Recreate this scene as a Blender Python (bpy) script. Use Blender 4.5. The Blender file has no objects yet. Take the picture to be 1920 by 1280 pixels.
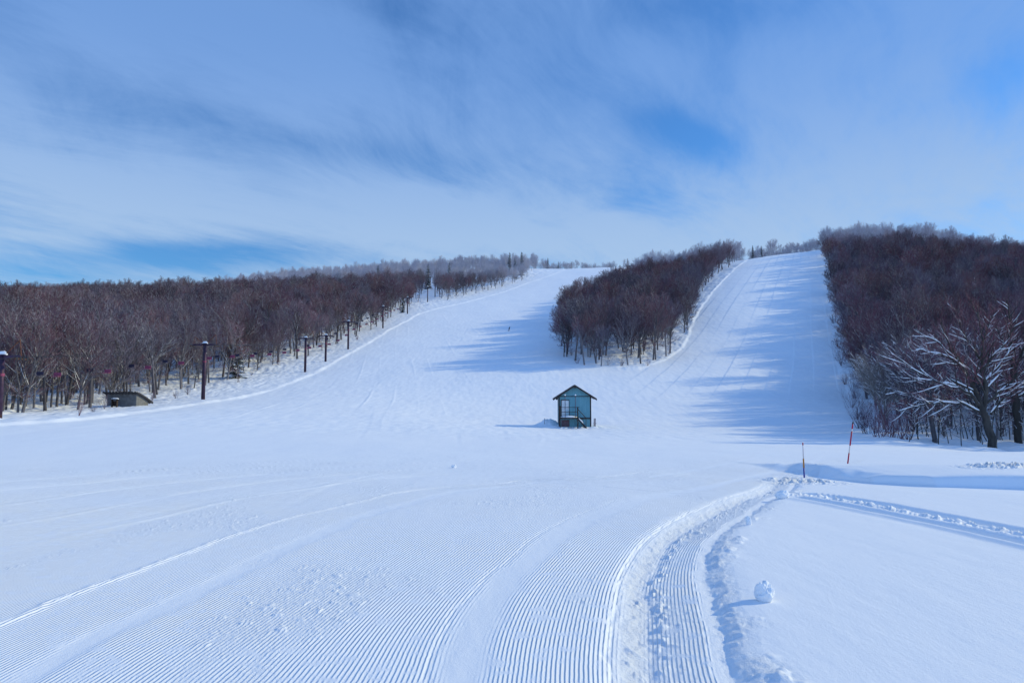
import bpy, bmesh, math, random
import numpy as np
from mathutils import Vector, Matrix
random.seed(7)
S = bpy.context.scene
COL = S.collection
PI = math.pi
# ------------------------------------------------------------------ helpers
def tag(o, label=None, cat=None, group=None, kind=None):
    if label: o['label'] = label
    if cat: o['category'] = cat
    if group: o['group'] = group
    if kind: o['kind'] = kind
    return o
def thing(name, label, cat, loc=(0, 0, 0), rz=0.0, group=None):
    o = bpy.data.objects.new(name, None); COL.objects.link(o)
    o.location = loc; o.rotation_euler = (0, 0, rz); o.empty_display_size = 0.3
    return tag(o, label, cat, group)
class MB:
    """collects boxes, bars and tubes; build() links them as one mesh object"""
    def __init__(s): s.v = []; s.f = []
    def add(s, vs, fs):
        n = len(s.v); s.v += [tuple(v) for v in vs]; s.f += [tuple(i + n for i in f) for f in fs]
    def box(s, a, b):
        (x0, y0, z0), (x1, y1, z1) = a, b
        s.add([(x0,y0,z0),(x1,y0,z0),(x1,y1,z0),(x0,y1,z0),(x0,y0,z1),(x1,y0,z1),(x1,y1,z1),(x0,y1,z1)],
              [(3,2,1,0),(4,5,6,7),(0,1,5,4),(1,2,6,5),(2,3,7,6),(3,0,4,7)])
    def prism(s, prof, y0, y1):      # profile (x,z) extruded along y
        n = len(prof)
        s.add([(x, y0, z) for x, z in prof] + [(x, y1, z) for x, z in prof],
              [tuple(range(n)), tuple(range(2*n-1, n-1, -1))] + [(i, i+n, (i+1) % n + n, (i+1) % n) for i in range(n)])
    def tube(s, pts, rads, n=6, cap=True):
        pts = [Vector(p) for p in pts]
        if not hasattr(rads, '__len__'): rads = [rads]*len(pts)
        base = len(s.v); m = len(pts); up = None
        for i, p in enumerate(pts):
            t = (pts[min(i+1, m-1)] - pts[max(i-1, 0)])
            t = t.normalized() if t.length > 1e-9 else Vector((0, 0, 1))
            if up is None: up = Vector((1, 0, 0)) if abs(t.x) < .8 else Vector((0, 1, 0))
            a = (up - t*up.dot(t)).normalized(); b = t.cross(a); up = a
            for k in range(n):
                an = 2*PI*k/n
                s.v.append(tuple(p + (a*math.cos(an) + b*math.sin(an))*rads[i]))
        for i in range(m-1):
            for k in range(n):
                k2 = (k+1) % n
                s.f.append((base+i*n+k, base+i*n+k2, base+(i+1)*n+k2, base+(i+1)*n+k))
        if cap:
            s.f.append(tuple(base+k for k in reversed(range(n)))); s.f.append(tuple(base+(m-1)*n+k for k in range(n)))
    def bar(s, a, b, r, n=6): s.tube([a, b], [r, r], n)
    def mesh(s, name, mat, smooth=False):
        me = bpy.data.meshes.new(name); me.from_pydata(s.v, [], s.f)
        if mat: me.materials.append(mat)
        if smooth: me.polygons.foreach_set('use_smooth', [True]*len(me.polygons))
        me.update(); return me
    def build(s, name, mat, parent=None, smooth=False, bevel=0.0):
        o = bpy.data.objects.new(name, s.mesh(name, mat, smooth)); COL.objects.link(o)
        if parent: o.parent = parent
        if bevel:
            b = o.modifiers.new('bevel', 'BEVEL'); b.width = bevel; b.segments = 2; b.limit_method = 'ANGLE'
        return o
def kids(o): return [c for c in bpy.data.objects if c.parent == o]
def dup(root, ks, loc, rz=0.0, label=None, group=None, scale=None):
    r = root.copy(); COL.objects.link(r); r.location = loc; r.rotation_euler = (0, 0, rz)
    if scale: r.scale = scale
    if label: r['label'] = label
    if group: r['group'] = group
    for ch, gs in ks:
        c = ch.copy(); COL.objects.link(c); c.parent = r
        for g in gs:
            d = g.copy(); COL.objects.link(d); d.parent = c
    return r
def smooth(a, b, x):
    t = np.clip((x - a)/(b - a), 0, 1); return t*t*(3 - 2*t)
# numpy gradient noise
_rs = np.random.RandomState(5)
_perm = _rs.permutation(1024); _perm = np.concatenate([_perm, _perm])
_g = _rs.uniform(0, 2*PI, 1024); _gx, _gy = np.cos(_g), np.sin(_g)
def noise(x, y):
    xi = np.floor(x).astype(np.int64); yi = np.floor(y).astype(np.int64); xf = x - xi; yf = y - yi
    u = xf*xf*xf*(xf*(xf*6 - 15) + 10); v = yf*yf*yf*(yf*(yf*6 - 15) + 10)
    def g(ix, iy, fx, fy):
        h = _perm[(_perm[ix & 1023] + iy) & 1023]; return _gx[h]*fx + _gy[h]*fy
    a = g(xi, yi, xf, yf); b = g(xi+1, yi, xf-1, yf); c = g(xi, yi+1, xf, yf-1); d = g(xi+1, yi+1, xf-1, yf-1)
    return ((a + u*(b-a)) + v*((c + u*(d-c)) - (a + u*(b-a))))*1.4
def fbm(x, y, o=4, gain=.5):
    s = 0; a = 1.0; f = 1.0
    for i in range(o):
        s = s + a*noise(x*f + 17.3*i, y*f - 9.1*i); a *= gain; f *= 2.03
    return s
# ------------------------------------------------------------------ camera geometry (pinhole, 24 mm, pitched up a little)
F = 1280.0; HOR = 742.0
PITCH = math.atan((HOR - 640)/F)
CP, SP = math.cos(PITCH), math.sin(PITCH)
def ur(px, py):            # pixel of the 1920x1280 photograph -> x/y and z/y of its ray
    a = (px - 960)/F; b = (640 - py)/F; k = CP - b*SP
    return a/k, (SP + b*CP)/k
def pu(px, py=HOR): return ur(px, py)[0]
# ------------------------------------------------------------------ terrain: height above the eye over (u = x/y, y)
ZK = np.array([0, 5, 10, 15, 20, 24, 30, 40, 60, 90, 120, 165, 200, 250, 300, 360, 430, 500, 600, 700, 850, 1000, 1400.])
NEAR = [-1.9, -1.9, -2.05, -2.3, -2.58, -2.8, -3.0, -3.3]
COLS = {
 -600: [-2.8, -1.7, -.4, 5, 11, 20, 29, 40, 53, 64, 68, 69, 66, 60, 40],
 0:    [-2.8, -1.8, -.5, 5, 11, 20.5, 30, 41, 54, 65, 69, 70, 68, 60, 40],
 450:  [-3.0, -2.0, -.6, 5, 11.4, 22, 32.5, 44, 57, 68, 84, 104, 136, 152, 120],
 700:  [-3.3, -2.5, -1.0, 5, 11.4, 22, 32.5, 45, 59, 76, 96, 118, 150, 167, 130],
 900:  [-3.6, -3.6, -1.9, 5.2, 11.8, 22.5, 33, 46, 61, 77, 102, 130, 153, 160, 120],
 1050: [-3.7, -4.1, -2.5, 5.4, 12.5, 23.5, 34, 47, 62.5, 79, 105, 131, 147, 150, 110],
 1200: [-3.8, -4.2, -2.6, 5.6, 13, 25, 37, 51, 67, 84, 109, 132, 145, 145, 110],
 1400: [-4.0, -4.4, -2.6, 5.6, 15, 31, 46, 63, 82, 100, 112, 118, 120, 118, 90],
 1550: [-4.1, -4.5, -2.4, 5.6, 15.4, 32, 48, 66.5, 88, 107.6, 118, 122, 124, 120, 90],
 1700: [-4.2, -4.2, -1.8, 6.4, 16.5, 34, 51, 70, 92, 111, 122, 124, 124, 120, 90],
 1920: [-4.9, -4.2, -1.5, 7, 16, 32, 47, 64, 82.5, 99, 108, 110, 110, 106, 90],
 2500: [-5.0, -4.2, -1.5, 7, 15, 28, 41, 55, 70, 82, 88, 88, 86, 82, 70],
}
CU = np.array([pu(p) for p in COLS]); CZ = np.array([NEAR + v for v in COLS.values()])   # columns x knots
def pchip(xk, yk, x):
    h = np.diff(xk); d = np.diff(yk)/h; m = np.zeros_like(yk)
    for i in range(1, len(xk)-1):
        if d[i-1]*d[i] > 0:
            w1 = 2*h[i] + h[i-1]; w2 = h[i] + 2*h[i-1]; m[i] = (w1 + w2)/(w1/d[i-1] + w2/d[i])
    m[0] = d[0]; m[-1] = d[-1]
    i = np.clip(np.searchsorted(xk, x) - 1, 0, len(xk)-2); t = np.clip((x - xk[i])/h[i], 0, 1)
    return (yk[i]*(1+2*t)*(1-t)**2 + m[i]*h[i]*t*(1-t)**2 + yk[i+1]*t*t*(3-2*t) + m[i+1]*h[i]*t*t*(t-1))
def smooth_curve(xk, yk, x): return pchip(np.array(xk, float), np.array(yk, float), x)
def base_z(u, Z):          # arrays of the same shape
    u = np.asarray(u, float); Z = np.asarray(Z, float)
    prof = np.stack([pchip(ZK, CZ[i], Z) for i in range(len(CU))], 0)
    uc = np.clip(u, CU[0], CU[-1]); i = np.clip(np.searchsorted(CU, uc) - 1, 0, len(CU)-2)
    g = lambda k: np.take_along_axis(prof, np.clip(k, 0, len(CU)-1)[None], 0)[0]
    cu = lambda k: CU[np.clip(k, 0, len(CU)-1)]
    p0, p1, p2, p3 = g(i-1), g(i), g(i+1), g(i+2); h = CU[i+1] - CU[i]; t = (uc - CU[i])/h
    m1 = (p2-p0)/np.maximum(cu(i+1)-cu(i-1), 1e-6)*h; m2 = (p3-p1)/np.maximum(cu(i+2)-cu(i), 1e-6)*h
    return p1*(1+2*t)*(1-t)**2 + m1*t*(1-t)**2 + p2*t*t*(3-2*t) + m2*t*t*(t-1)
_ZS = np.concatenate([np.linspace(2, 40, 300), np.linspace(40.2, 760, 1500)])
def hit(px, py):           # where the ray of a pixel meets the smooth ground
    u, r = ur(px, py); z = base_z(np.full_like(_ZS, u), _ZS)/_ZS
    k = np.argmax(z >= r) if (z >= r).any() else np.argmax(z)
    if k == 0: Z = _ZS[0]
    else:
        a, b = z[k-1], z[k]; Z = _ZS[k-1] + (_ZS[k]-_ZS[k-1])*np.clip((r - a)/(b - a + 1e-12), 0, 1)
    return u*Z, Z, r*Z
# --- curves on the ground, read off the photograph
def gpts(l): return np.array([hit(*p)[:2] for p in l])
CORD = [  # (lateral metres from the groomed edge, pixels along that line)
 (0.0, [(1400,1280),(1370,1180),(1342,1100),(1335,1060),(1345,1020),(1380,985),(1420,955),(1462,930),(1500,905)]),
 (0.94, [(1152,1280),(1154,1177),(1165,1094),(1192,1039),(1244,991),(1312,953),(1400,922)]),
 (2.3, [(810,1280),(830,1205),(868,1140),(900,1100),(945,1060),(1003,1010),(1106,960),(1244,922),(1330,909)]),
 (4.9, [(50,1270),(170,1205),(320,1135),(420,1085),(500,1045),(600,1000),(700,960),(800,935),(900,916),(1010,903)]),
 (6.0, [(0,1170),(130,1115),(280,1060),(500,980),(620,950),(750,922),(850,911),(950,904),(1060,899)]),
 (7.8, [(0,1060),(200,1003),(400,955),(600,921),(760,900),(900,889),(1040,883)]),
 (11.0, [(0,975),(250,930),(500,898),(700,880),(900,868),(1060,862)]),
]
_cp = []; _cv = []
for d, l in CORD:
    for p in gpts(l): _cp.append(p); _cv.append(d)
_cp += [np.array((-4.4, 2.0)), np.array((1.5, 2.0)), np.array((.55, 2.)), np.array((-.8, 2.)), np.array((-3.3, 2.)), np.array((6., 4.)), np.array((8., 8.)), np.array((10., 13.))]
_cv += [6.0, 0.0, .94, 2.3, 4.9, -4.4, -5.0, -4.6]
_cp = np.array(_cp); _cv = np.array(_cv)
def _k(r2): return np.where(r2 > 1e-9, .5*r2*np.log(np.maximum(r2, 1e-9)), 0)
_n = len(_cp); _A = np.zeros((_n+3, _n+3)); _d2 = ((_cp[:, None]-_cp[None])**2).sum(-1)
_A[:_n, :_n] = _k(_d2) + np.eye(_n)*.15; _A[:_n, _n] = 1; _A[:_n, _n+1:] = _cp; _A[_n:, :_n] = _A[:_n, _n:].T
_w = np.linalg.solve(_A, np.concatenate([_cv, np.zeros(3)]))
def phase(x, y):
    s = _w[_n] + _w[_n+1]*x + _w[_n+2]*y
    for i in range(_n): s = s + _w[i]*_k((x-_cp[i, 0])**2 + (y-_cp[i, 1])**2)
    return s
LEDGE = gpts([(0,800),(150,788),(300,770),(420,752),(500,735),(580,705),(650,667),(700,640),(740,615),(790,588),(830,577),(900,560),(990,531),(1060,506)])
IEDGE = gpts([(1200,691),(1250,676),(1285,650),(1308,590),(1340,545),(1380,503),(1402,488)])
REDGE = gpts([(1650,824),(1600,775),(1592,745),(1572,700),(1560,620),(1550,540),(1553,470)])
RUTS = [gpts(l) for l in ([(0,908),(250,886),(480,866),(700,851)], [(0,952),(200,926),(400,900),(620,873),(800,862)], [(872,775),(861,805),(862,842)], [(962,738),(946,780),(950,836)],
  [(1180,722),(1300,770),(1400,800),(1500,816)], [(1120,700),(1200,742),(1290,792)], [(702,758),(690,800),(660,842)], [(1150,700),(1240,742),(1350,800)], [(1060,690),(1130,725),(1210,762)], [(1010,842),(1020,815),(1010,806)],
  [(1080,903),(1200,908),(1300,918),(1390,921)], [(1100,910),(1250,922),(1360,927)], [(500,960),(640,905),(760,880),(880,866)], [(1240,900),(1300,885),(1350,872)], [(730,690),(700,730),(640,790)], [(640,700),(560,760)], [(800,640),(760,700)], [(880,610),(850,660)], [(560,800),(700,812),(840,812)],
  [(1105,822),(1200,828),(1400,838),(1600,845)], [(1130,806),(1180,818),(1290,815)])]
FOOT = gpts([(1520,893),(1640,906),(1760,915),(1920,921),(2060,927),(2300,936)])
TRACKS = [gpts([(1478,926),(1560,934),(1650,948),(1760,967),(1920,1000)]), gpts([(1478,932),(1560,946),(1650,963),(1760,986),(1920,1024)])]
def xat(c, y):             # x of a curve at depth y (curves listed near to far)
    o = np.argsort(c[:, 1]); return np.interp(y, c[o, 1], c[o, 0])
HUT = (hit(1074, 800)[0], 90.0)
def forest_mask(x, y):
    u = x/np.maximum(y, 1); m = np.zeros_like(x)
    m = np.maximum(m, smooth(2, -4, x - xat(LEDGE, y) + 12)*(y > 55))
    m = np.maximum(m, smooth(-1, 3, x - xat(REDGE, y))*smooth(55, 62, y))
    isl = smooth(1, -2, x - xat(IEDGE, y))*smooth(-2, 3, x - np.interp(y, [165, 190, 280, 380, 500], [30, 16, 27, 53, 90]))*(y > 170)
    return np.maximum(m, isl)
def near_detail(x, y):
    """groomer passes, rough shoulder, rut, untouched powder, the bank on the right and old ski tracks (y < 60)"""
    h = np.zeros_like(x)
    ph = phase(x, y)
    lim = smooth(46, 26, y)
    wob = ph + .05*fbm(x*1.1, y*1.1, 3) + .025*fbm(x*5, y*5, 2)
    fade = smooth(24, 18.5, y)
    # groomed main strip | rough shoulder | lower strip | rut | untouched bank
    prof = np.interp(wob, [-1.4, -.35, -.2, -.08, .03, .075, .11, .15, .22, .60, .68, .76, 1.0, 1.1], [.035, .035, .03, .015, -.025, -.048, -.046, -.040, -.034, -.108, -.125, -.11, -.015, 0.])
    h = h + prof*fade
    patch = smooth(.15, .75, fbm(x*.45+3, y*.22, 4) + .3*np.exp(-((ph-3.6)/.8)**2) + .35*np.exp(-((ph-7.4)/.9)**2) - .05)*(wob > 1.2)*.8
    rough = np.exp(-((wob-.80)/.12)**2)*.8 + np.exp(-((wob-.5)/.2)**2)*.25 + np.exp(-((wob+.02)/.13)**2)*.6*smooth(10, 4, np.abs(y-11)) + np.exp(-((ph-.45)/.25)**2)*.6*smooth(0, .5, fbm(x*.35, y*.22, 2)+.15)*smooth(4.5, 8, y)
    rough = np.clip(rough + patch*.5, 0, 1)*smooth(40, 22, y)
    clod = smooth(.25, .8, fbm(x*6, y*6, 3))
    h = h + rough*(.03*clod + .008*noise(x*17, y*17))
    h = h + .032*smooth(.05, .5, fbm(x*7.5+7, y*7.5, 3))*np.exp(-((wob-.57)/.07)**2)*smooth(4.4, 6.5, y)*fade
    # crumbs spilled along the powder edge, by the marker pole and in a heap far right
    crumb = np.exp(-((wob+.2)/.16)**2)*fade*.35*smooth(-.1, .4, fbm(x*.9, y*.9, 2))
    cx, cy, _ = hit(1503, 903); dd = np.hypot((x - cx)*.8, (y - cy)*.5); crumb = np.maximum(crumb, smooth(1.3, .3, dd))
    cx2 = ur(1888, 870)[0]*20.6; crumb = np.maximum(crumb, smooth(1.5, .3, np.hypot((x-cx2)*.75, y-20.6)))
    h = h + crumb*(.10*smooth(.0, .7, fbm(x*4.2, y*4.2, 3)) + .03*noise(x*11, y*11))
    # compacted smooth bands between passes
    band = np.exp(-((wob-2.1)/.2)**4) + np.exp(-((wob-4.95)/.15)**4)*smooth(-.45, .1, fbm(x*.8, y*.4, 2)+.1)
    band = np.clip(band, 0, 1)
    h = h - band*.008*lim + np.exp(-((wob-6.0)/.05)**2)*.022*lim*(y < 40) - np.exp(-((wob-.97)/.03)**2)*.014*fade - np.exp(-((wob-2.34)/.03)**2)*.006*fade
    for q in (8.4, 10.2, 12.6, 15.0, 17.5):
        h = h + (np.exp(-((ph+.25*noise(x*.2, y*.2)-q)/.07)**2)*.02 - np.exp(-((ph-q-.3)/.1)**2)*.01)*smooth(55, 30, y)*smooth(8, 14, y)*smooth(.24, .12, x/y)
    # high bank on the right
    yf = np.interp(x, FOOT[:, 0], FOOT[:, 1]) + .12*noise(x*.5, y*0+3)
    t = y - yf
    bank = np.interp(t, [-.3, 0, .08, .30, .45, .8, 1.4, 4.2, 6.0, 10.0], [0, .02, .09, .31, .355, .385, .41, .54, .5, 0])
    x0 = FOOT[:, 0].min()
    h = h + bank*(.68 + .32*smooth(x0, x0 + 3.0, x))*smooth(x0 - .1, x0 + .8, x + .2*noise(x*1.3, y*1.3))*smooth(60, 40, x)
    # old ski tracks in the powder
    for i, tr in enumerate(TRACKS):
        o = np.argsort(tr[:, 1]); tx = np.interp(y, tr[o, 1], tr[o, 0]); sl = np.gradient(tr[o, 0], tr[o, 1]); c = np.cos(np.arctan(np.interp(y, tr[o, 1], sl)))
        dist = (x - tx)*c + .03*noise(y*1.5, x*0+i); on = smooth(tr[:, 1].max()+.1, tr[:, 1].max()-.6, y)
        h = h + on*(-.11*np.exp(-(dist/.12)**4) + .045*np.exp(-((np.abs(dist)-.26)/.08)**2))
        if i == 0: h = h + on*(.06*smooth(0, .7, fbm(x*7, y*7, 3)) - .02)*np.exp(-((dist+.36)/.17)**2)
    cord = smooth(.16, .24, wob)*(1-.8*np.clip(rough*1.4, 0, 1))*(1-band)*(1-np.exp(-((wob-.82)/.11)**2))
    cord = cord*smooth(45, 20, y)*(.85 + .4*noise(x*.4, y*.4))*(1-np.clip(crumb, 0, 1))
    cord = cord*(1 + .45*smooth(.75, .65, wob))
    return h, ph, np.clip(cord, 0, 1.6), np.clip(rough*.8 + crumb*.9, 0, 1)
def far_detail(x, y):
    """the hut's drift, banks along the pistes, ridges between groomer passes, forest floor (y > 48)"""
    h = .28*fbm(x/34., y/48., 3)*smooth(48, 110, y)
    strip = np.zeros_like(x)
    # drift heaped round the hut
    hx, hy = HUT; k = np.hypot(x-hx, y-hy) < 16; xk, yk = x[k], y[k]
    dh = np.hypot((xk-hx+3.4)/1.5, (yk-hy-1.0)/1.6); a = .85*np.exp(-dh**2*1.3)*(1 + .3*fbm(xk*1.2, yk*1.2, 3))
    dh = np.maximum(np.abs(xk-hx)/3.8, np.abs(yk-hy+.1)/3.6); a = a + .2*smooth(1.25, .75, dh)*(1 + .8*fbm(xk*1.3, yk*1.3, 3))
    h[k] += a
    wl = .5*noise(y*.06, y*0+1.5) + .25*noise(y*.3, y*0+4)
    dl = x - xat(LEDGE, y) + wl
    far = smooth(50, 66, y)*smooth(900, 700, y)
    strip = smooth(.2, -.9, dl)*smooth(400, 250, -dl)
    k = strip > 0; xk, yk = x[k], y[k]
    h = h + far*np.interp(dl, [-6, -2.2, -.9, 0, .5], [.2, .24, .27, .02, 0])*(1+.6*noise(y*.11, y*0+9))
    # loose snow and old tracks under the lift line
    a = .10*fbm(xk*.45, yk*.3, 3) + .08*np.abs(noise(xk*.35+.5*noise(xk*.2, yk*.1), yk*.12)) + .12*fbm(xk*.9, yk*.5, 2)*smooth(-3, -7, dl[k])
    h[k] += far[k]*strip[k]*a
    k = (y > 168) & (y < 620) & (x > 8) & (x < xat(IEDGE, y) + 3)
    di = x[k] - xat(IEDGE, y[k]) + .6*noise(y[k]*.08, y[k]*0+8)
    h[k] += smooth(620, 480, y[k])*np.interp(di, [-30, -8, -2.0, -.8, 0, .6], [0, .15, .32, .36, .02, 0])*smooth(168, 176, y[k])
    k = (x > .3*y) & (y > 62) & (y < 700); dr = x[k] - xat(REDGE, y[k]) + .8*noise(y[k]*.07, y[k]*0+5)
    h[k] += smooth(62, 80, y[k])*np.interp(dr, [-1.5, 0, 1.0, 3, 10], [0, -.04, .22, .25, .1])
    # low ridges between groomer passes on the right-hand run
    uu = x/np.maximum(y, 1)
    sl = smooth(120, 170, y)*smooth(.14, .2, uu)*(1-strip); k = (sl > 0) & (uu < .6); xk, yk = x[k], y[k]
    wv = xk - .44*yk; wv = wv + .25*noise(yk*.02, wv*.05); ph2 = (wv/5.2) % 1.0
    amp = np.clip(.5 + .8*noise(np.floor(wv/5.2)*3.7, yk*.012), .1, 1.2)
    h[k] += sl[k]*amp*.17*smooth(0, .06, ph2)*(1-ph2)**1.5
    # faint passes and drift on the central run
    cen = smooth(60, 95, y)*smooth(.2, .12, uu)*(1-strip); k = cen > 0; xk, yk = x[k], y[k]
    w2 = (xk + .16*yk + 1.2*noise(yk*.015, xk*.03)); amp2 = np.clip(noise(np.floor(w2/4.3)*5.1, yk*.02), 0, 1); p2 = (w2/4.3) % 1.0
    h[k] += cen[k]*amp2*np.exp(-((p2-.5)/.05)**2)*.09
    h = h + smooth(48, 70, y)*(1-strip)*(.034*fbm(x*.8, y*.25, 2) + .046*fbm(x*.22+5, y*.9, 3))
    fm = forest_mask(x, y); k = fm > 0; xk, yk = x[k], y[k]
    h[k] += fm[k]*(.32*fbm(xk*.22, yk*.16, 3) + .1*fbm(xk*.9, yk*.7, 2))
    return h, .25*strip*far
def rut_detail(x, y):
    """single ski and snowcat tracks across the piste"""
    h = np.zeros_like(x)
    for i, c in enumerate(RUTS):
        n = 14; t = np.linspace(0, len(c)-1, n*(len(c)-1)+1); p = np.stack([pchip(np.arange(len(c), dtype=float), c[:, k], t) for k in (0, 1)], 1)
        lo, hi = p.min(0) - 1, p.max(0) + 1; k = np.nonzero((x > lo[0]) & (x < hi[0]) & (y > lo[1]) & (y < hi[1]))[0]
        if not len(k): continue
        d2 = np.full(len(k), 1e9); sd = np.zeros(len(k))
        for (ax, ay), (bx, by) in zip(p[:-1], p[1:]):
            vx, vy = bx-ax, by-ay; L2 = vx*vx + vy*vy + 1e-9; tt = np.clip(((x[k]-ax)*vx + (y[k]-ay)*vy)/L2, 0, 1); qx = x[k]-ax-tt*vx; qy = y[k]-ay-tt*vy
            q = qx*qx + qy*qy; m = q < d2; d2[m] = q[m]; sd[m] = (vx*qy[m] - vy*qx[m])/math.sqrt(L2)
        s = .10 + .0016*p[:, 1].mean(); a = (.022 + .0007*p[:, 1].mean())*(1 + .5*noise(y[k]*.3, x[k]*.3))
        en = smooth(0, .25, np.minimum(np.hypot(x[k]-p[0, 0], y[k]-p[0, 1]), np.hypot(x[k]-p[-1, 0], y[k]-p[-1, 1]))/(np.hypot(*(p[-1]-p[0]))+1e-6))
        h[k] += .17*en*a*(np.exp(-((sd-s)/s)**2)*.8 - np.exp(-((sd+s*.6)/s)**2))*(np.abs(sd) < 1)*np.clip(.6+noise(x[k]*.12+i, y[k]*.12), 0, 1)
    return h
def detail(x, y, want_masks=False):
    """relief added to the smooth ground"""
    h = 0.04*fbm(x/6., y/9., 3)*smooth(2, 12, y)
    ph = np.full_like(x, 40.); cord = np.zeros_like(x); grain = np.zeros_like(x)
    k = y < 60
    if k.any(): a, ph[k], cord[k], g = near_detail(x[k], y[k]); h[k] += a; grain[k] += g
    k = y > 48
    if k.any(): a, g = far_detail(x[k], y[k]); h[k] += a; grain[k] += g
    if want_masks: h += rut_detail(x, y)
    return (h, ph, cord, np.clip(grain, 0, 1)) if want_masks else h
def u_pos(x, y): return (x/np.maximum(y, 1) > .3)*1.0
def ground(x, y):
    x = np.atleast_1d(np.asarray(x, float)); y = np.atleast_1d(np.asarray(y, float))
    return base_z(x/np.maximum(y, .5), y) + detail(x, y)
def gz(x, y): return float(ground(x, y)[0])
# ------------------------------------------------------------------ node helpers
class NT:
    def __init__(s, tree): s.t = tree; s.n = tree.nodes; s.l = tree.links
    def new(s, typ, **kw):
        n = s.n.new(typ)
        for k, v in kw.items(): setattr(n, k, v)
        return n
    def put(s, sock, v):
        if v is None: return
        if isinstance(v, bpy.types.NodeSocket): s.l.new(v, sock)
        else: sock.default_value = v
    def m(s, op, a, b=None, c=None, clamp=False):
        n = s.new('ShaderNodeMath', operation=op, use_clamp=clamp); s.put(n.inputs[0], a); s.put(n.inputs[1], b); s.put(n.inputs[2], c); return n.outputs[0]
    def add(s, a, b): return s.m('ADD', a, b)
    def mul(s, a, b): return s.m('MULTIPLY', a, b)
    def mix(s, f, a, b):
        n = s.new('ShaderNodeMix', data_type='RGBA'); s.put(n.inputs[0], f); s.put(n.inputs[6], a); s.put(n.inputs[7], b); return n.outputs[2]
    def ramp(s, v, a, b, lo=0.0, hi=1.0):
        n = s.new('ShaderNodeMapRange', interpolation_type='SMOOTHSTEP'); s.put(n.inputs[0], v)
        n.inputs[1].default_value = a; n.inputs[2].default_value = b; n.inputs[3].default_value = lo; n.inputs[4].default_value = hi; return n.outputs[0]
    def noise(s, vec, scale, detail=4, rough=.5, dist=0.0):
        n = s.new('ShaderNodeTexNoise'); s.put(n.inputs['Vector'], vec); n.inputs['Scale'].default_value = scale
        n.inputs['Detail'].default_value = detail; n.inputs['Roughness'].default_value = rough; n.inputs['Distortion'].default_value = dist; return n.outputs[0]
    def map(s, vec, scale=(1, 1, 1), rot=(0, 0, 0), loc=(0, 0, 0)):
        n = s.new('ShaderNodeMapping'); s.put(n.inputs[0], vec); n.inputs['Scale'].default_value = scale; n.inputs['Rotation'].default_value = rot; n.inputs['Location'].default_value = loc; return n.outputs[0]
def material(name):
    m = bpy.data.materials.new(name); m.use_nodes = True; t = NT(m.node_tree); b = t.n['Principled BSDF']
    b.inputs['Specular IOR Level'].default_value = .25
    return m, t, b
def C4(c): return (c[0], c[1], c[2], 1)
def paint(name, col, rough=.6, var=.18, scale=6.0, metal=0.0, rust=None, dirt=0.0):
    m, t, b = material(name)
    tc = t.new('ShaderNodeTexCoord').outputs['Object']
    n = t.noise(tc, scale, 6, .6)
    c = t.mix(t.ramp(n, .3, .7), C4([x*(1-var) for x in col]), C4([min(1, x*(1+var)) for x in col]))
    if rust:
        n2 = t.noise(t.map(tc, (1, 1, .25)), scale*1.7, 8, .65); c = t.mix(t.ramp(n2, .56, .68), c, C4(rust))
    b.inputs['Roughness'].default_value = rough; b.inputs['Metallic'].default_value = metal
    t.put(b.inputs['Base Color'], c)
    bp = t.new('ShaderNodeBump'); bp.inputs['Strength'].default_value = .25; bp.inputs['Distance'].default_value = .02
    t.put(bp.inputs['Height'], t.noise(tc, scale*5, 4)); t.put(b.inputs['Normal'], bp.outputs[0])
    return m
SNOW = (.86, .875, .90)
def snow_mat(name, ground_=False):
    m, t, b = material(name)
    b.inputs['Roughness'].default_value = .65; b.inputs['Specular IOR Level'].default_value = .2
    tc = t.new('ShaderNodeTexCoord').outputs['Object']
    if not ground_:
        t.put(b.inputs['Base Color'], C4(SNOW))
        bp = t.new('ShaderNodeBump'); bp.inputs['Distance'].default_value = .03; bp.inputs['Strength'].default_value = .6
        t.put(bp.inputs['Height'], t.noise(tc, 14, 6, .6)); t.put(b.inputs['Normal'], bp.outputs[0]); return m
    A = lambda nm: t.new('ShaderNodeAttribute', attribute_name=nm).outputs['Fac']
    ph, cord, grain = A('phase'), A('cord'), A('grain')
    # packed snow is a touch greyer and bluer than the fresh one
    big = t.noise(tc, .05, 5, .55)
    streak = t.noise(t.map(tc, (.9, .07, .2), (0, 0, -.12)), 1, 5, .6)
    v = t.mul(t.ramp(big, .35, .65), t.ramp(streak, .3, .7))
    t.put(b.inputs['Base Color'], t.mix(v, C4((.83, .85, .885)), C4(SNOW)))
    # corduroy: rounded ridges 4.6 cm apart, edges crumbled
    wob = t.mul(t.add(t.noise(tc, 9, 4, .6), -.5), .016)
    w = t.m('SINE', t.mul(t.add(ph, wob), 2*PI/.036))
    w = t.add(w, t.mul(t.m('SINE', t.mul(t.add(ph, .01), 4*PI/.036)), .18))
    brk = t.ramp(t.noise(tc, 5.5, 5, .66), .33, .54)
    hc = t.mul(t.mul(w, .0054), t.mul(cord, brk))
    g1 = t.mul(t.add(t.noise(tc, 38, 5, .65), -.5), t.add(t.mul(grain, .03), .0034))
    g2 = t.mul(t.add(t.noise(tc, 140, 3, .6), -.5), t.add(t.mul(grain, .006), .0022))
    g3 = t.mul(t.add(t.noise(t.map(tc, (1, .35, 1)), 2.2, 5, .6), -.5), .018)
    hh = t.add(t.add(hc, g1), t.add(g2, g3))
    bp = t.new('ShaderNodeBump'); bp.inputs['Distance'].default_value = 1.0; bp.inputs['Strength'].default_value = 1.0
    t.put(bp.inputs['Height'], hh); t.put(b.inputs['Normal'], bp.outputs[0])
    return m
M_GROUND = snow_mat('groomed_snow', True)
M_SNOW = snow_mat('loose_snow')
RIME = (84.0, 108.0)
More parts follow.
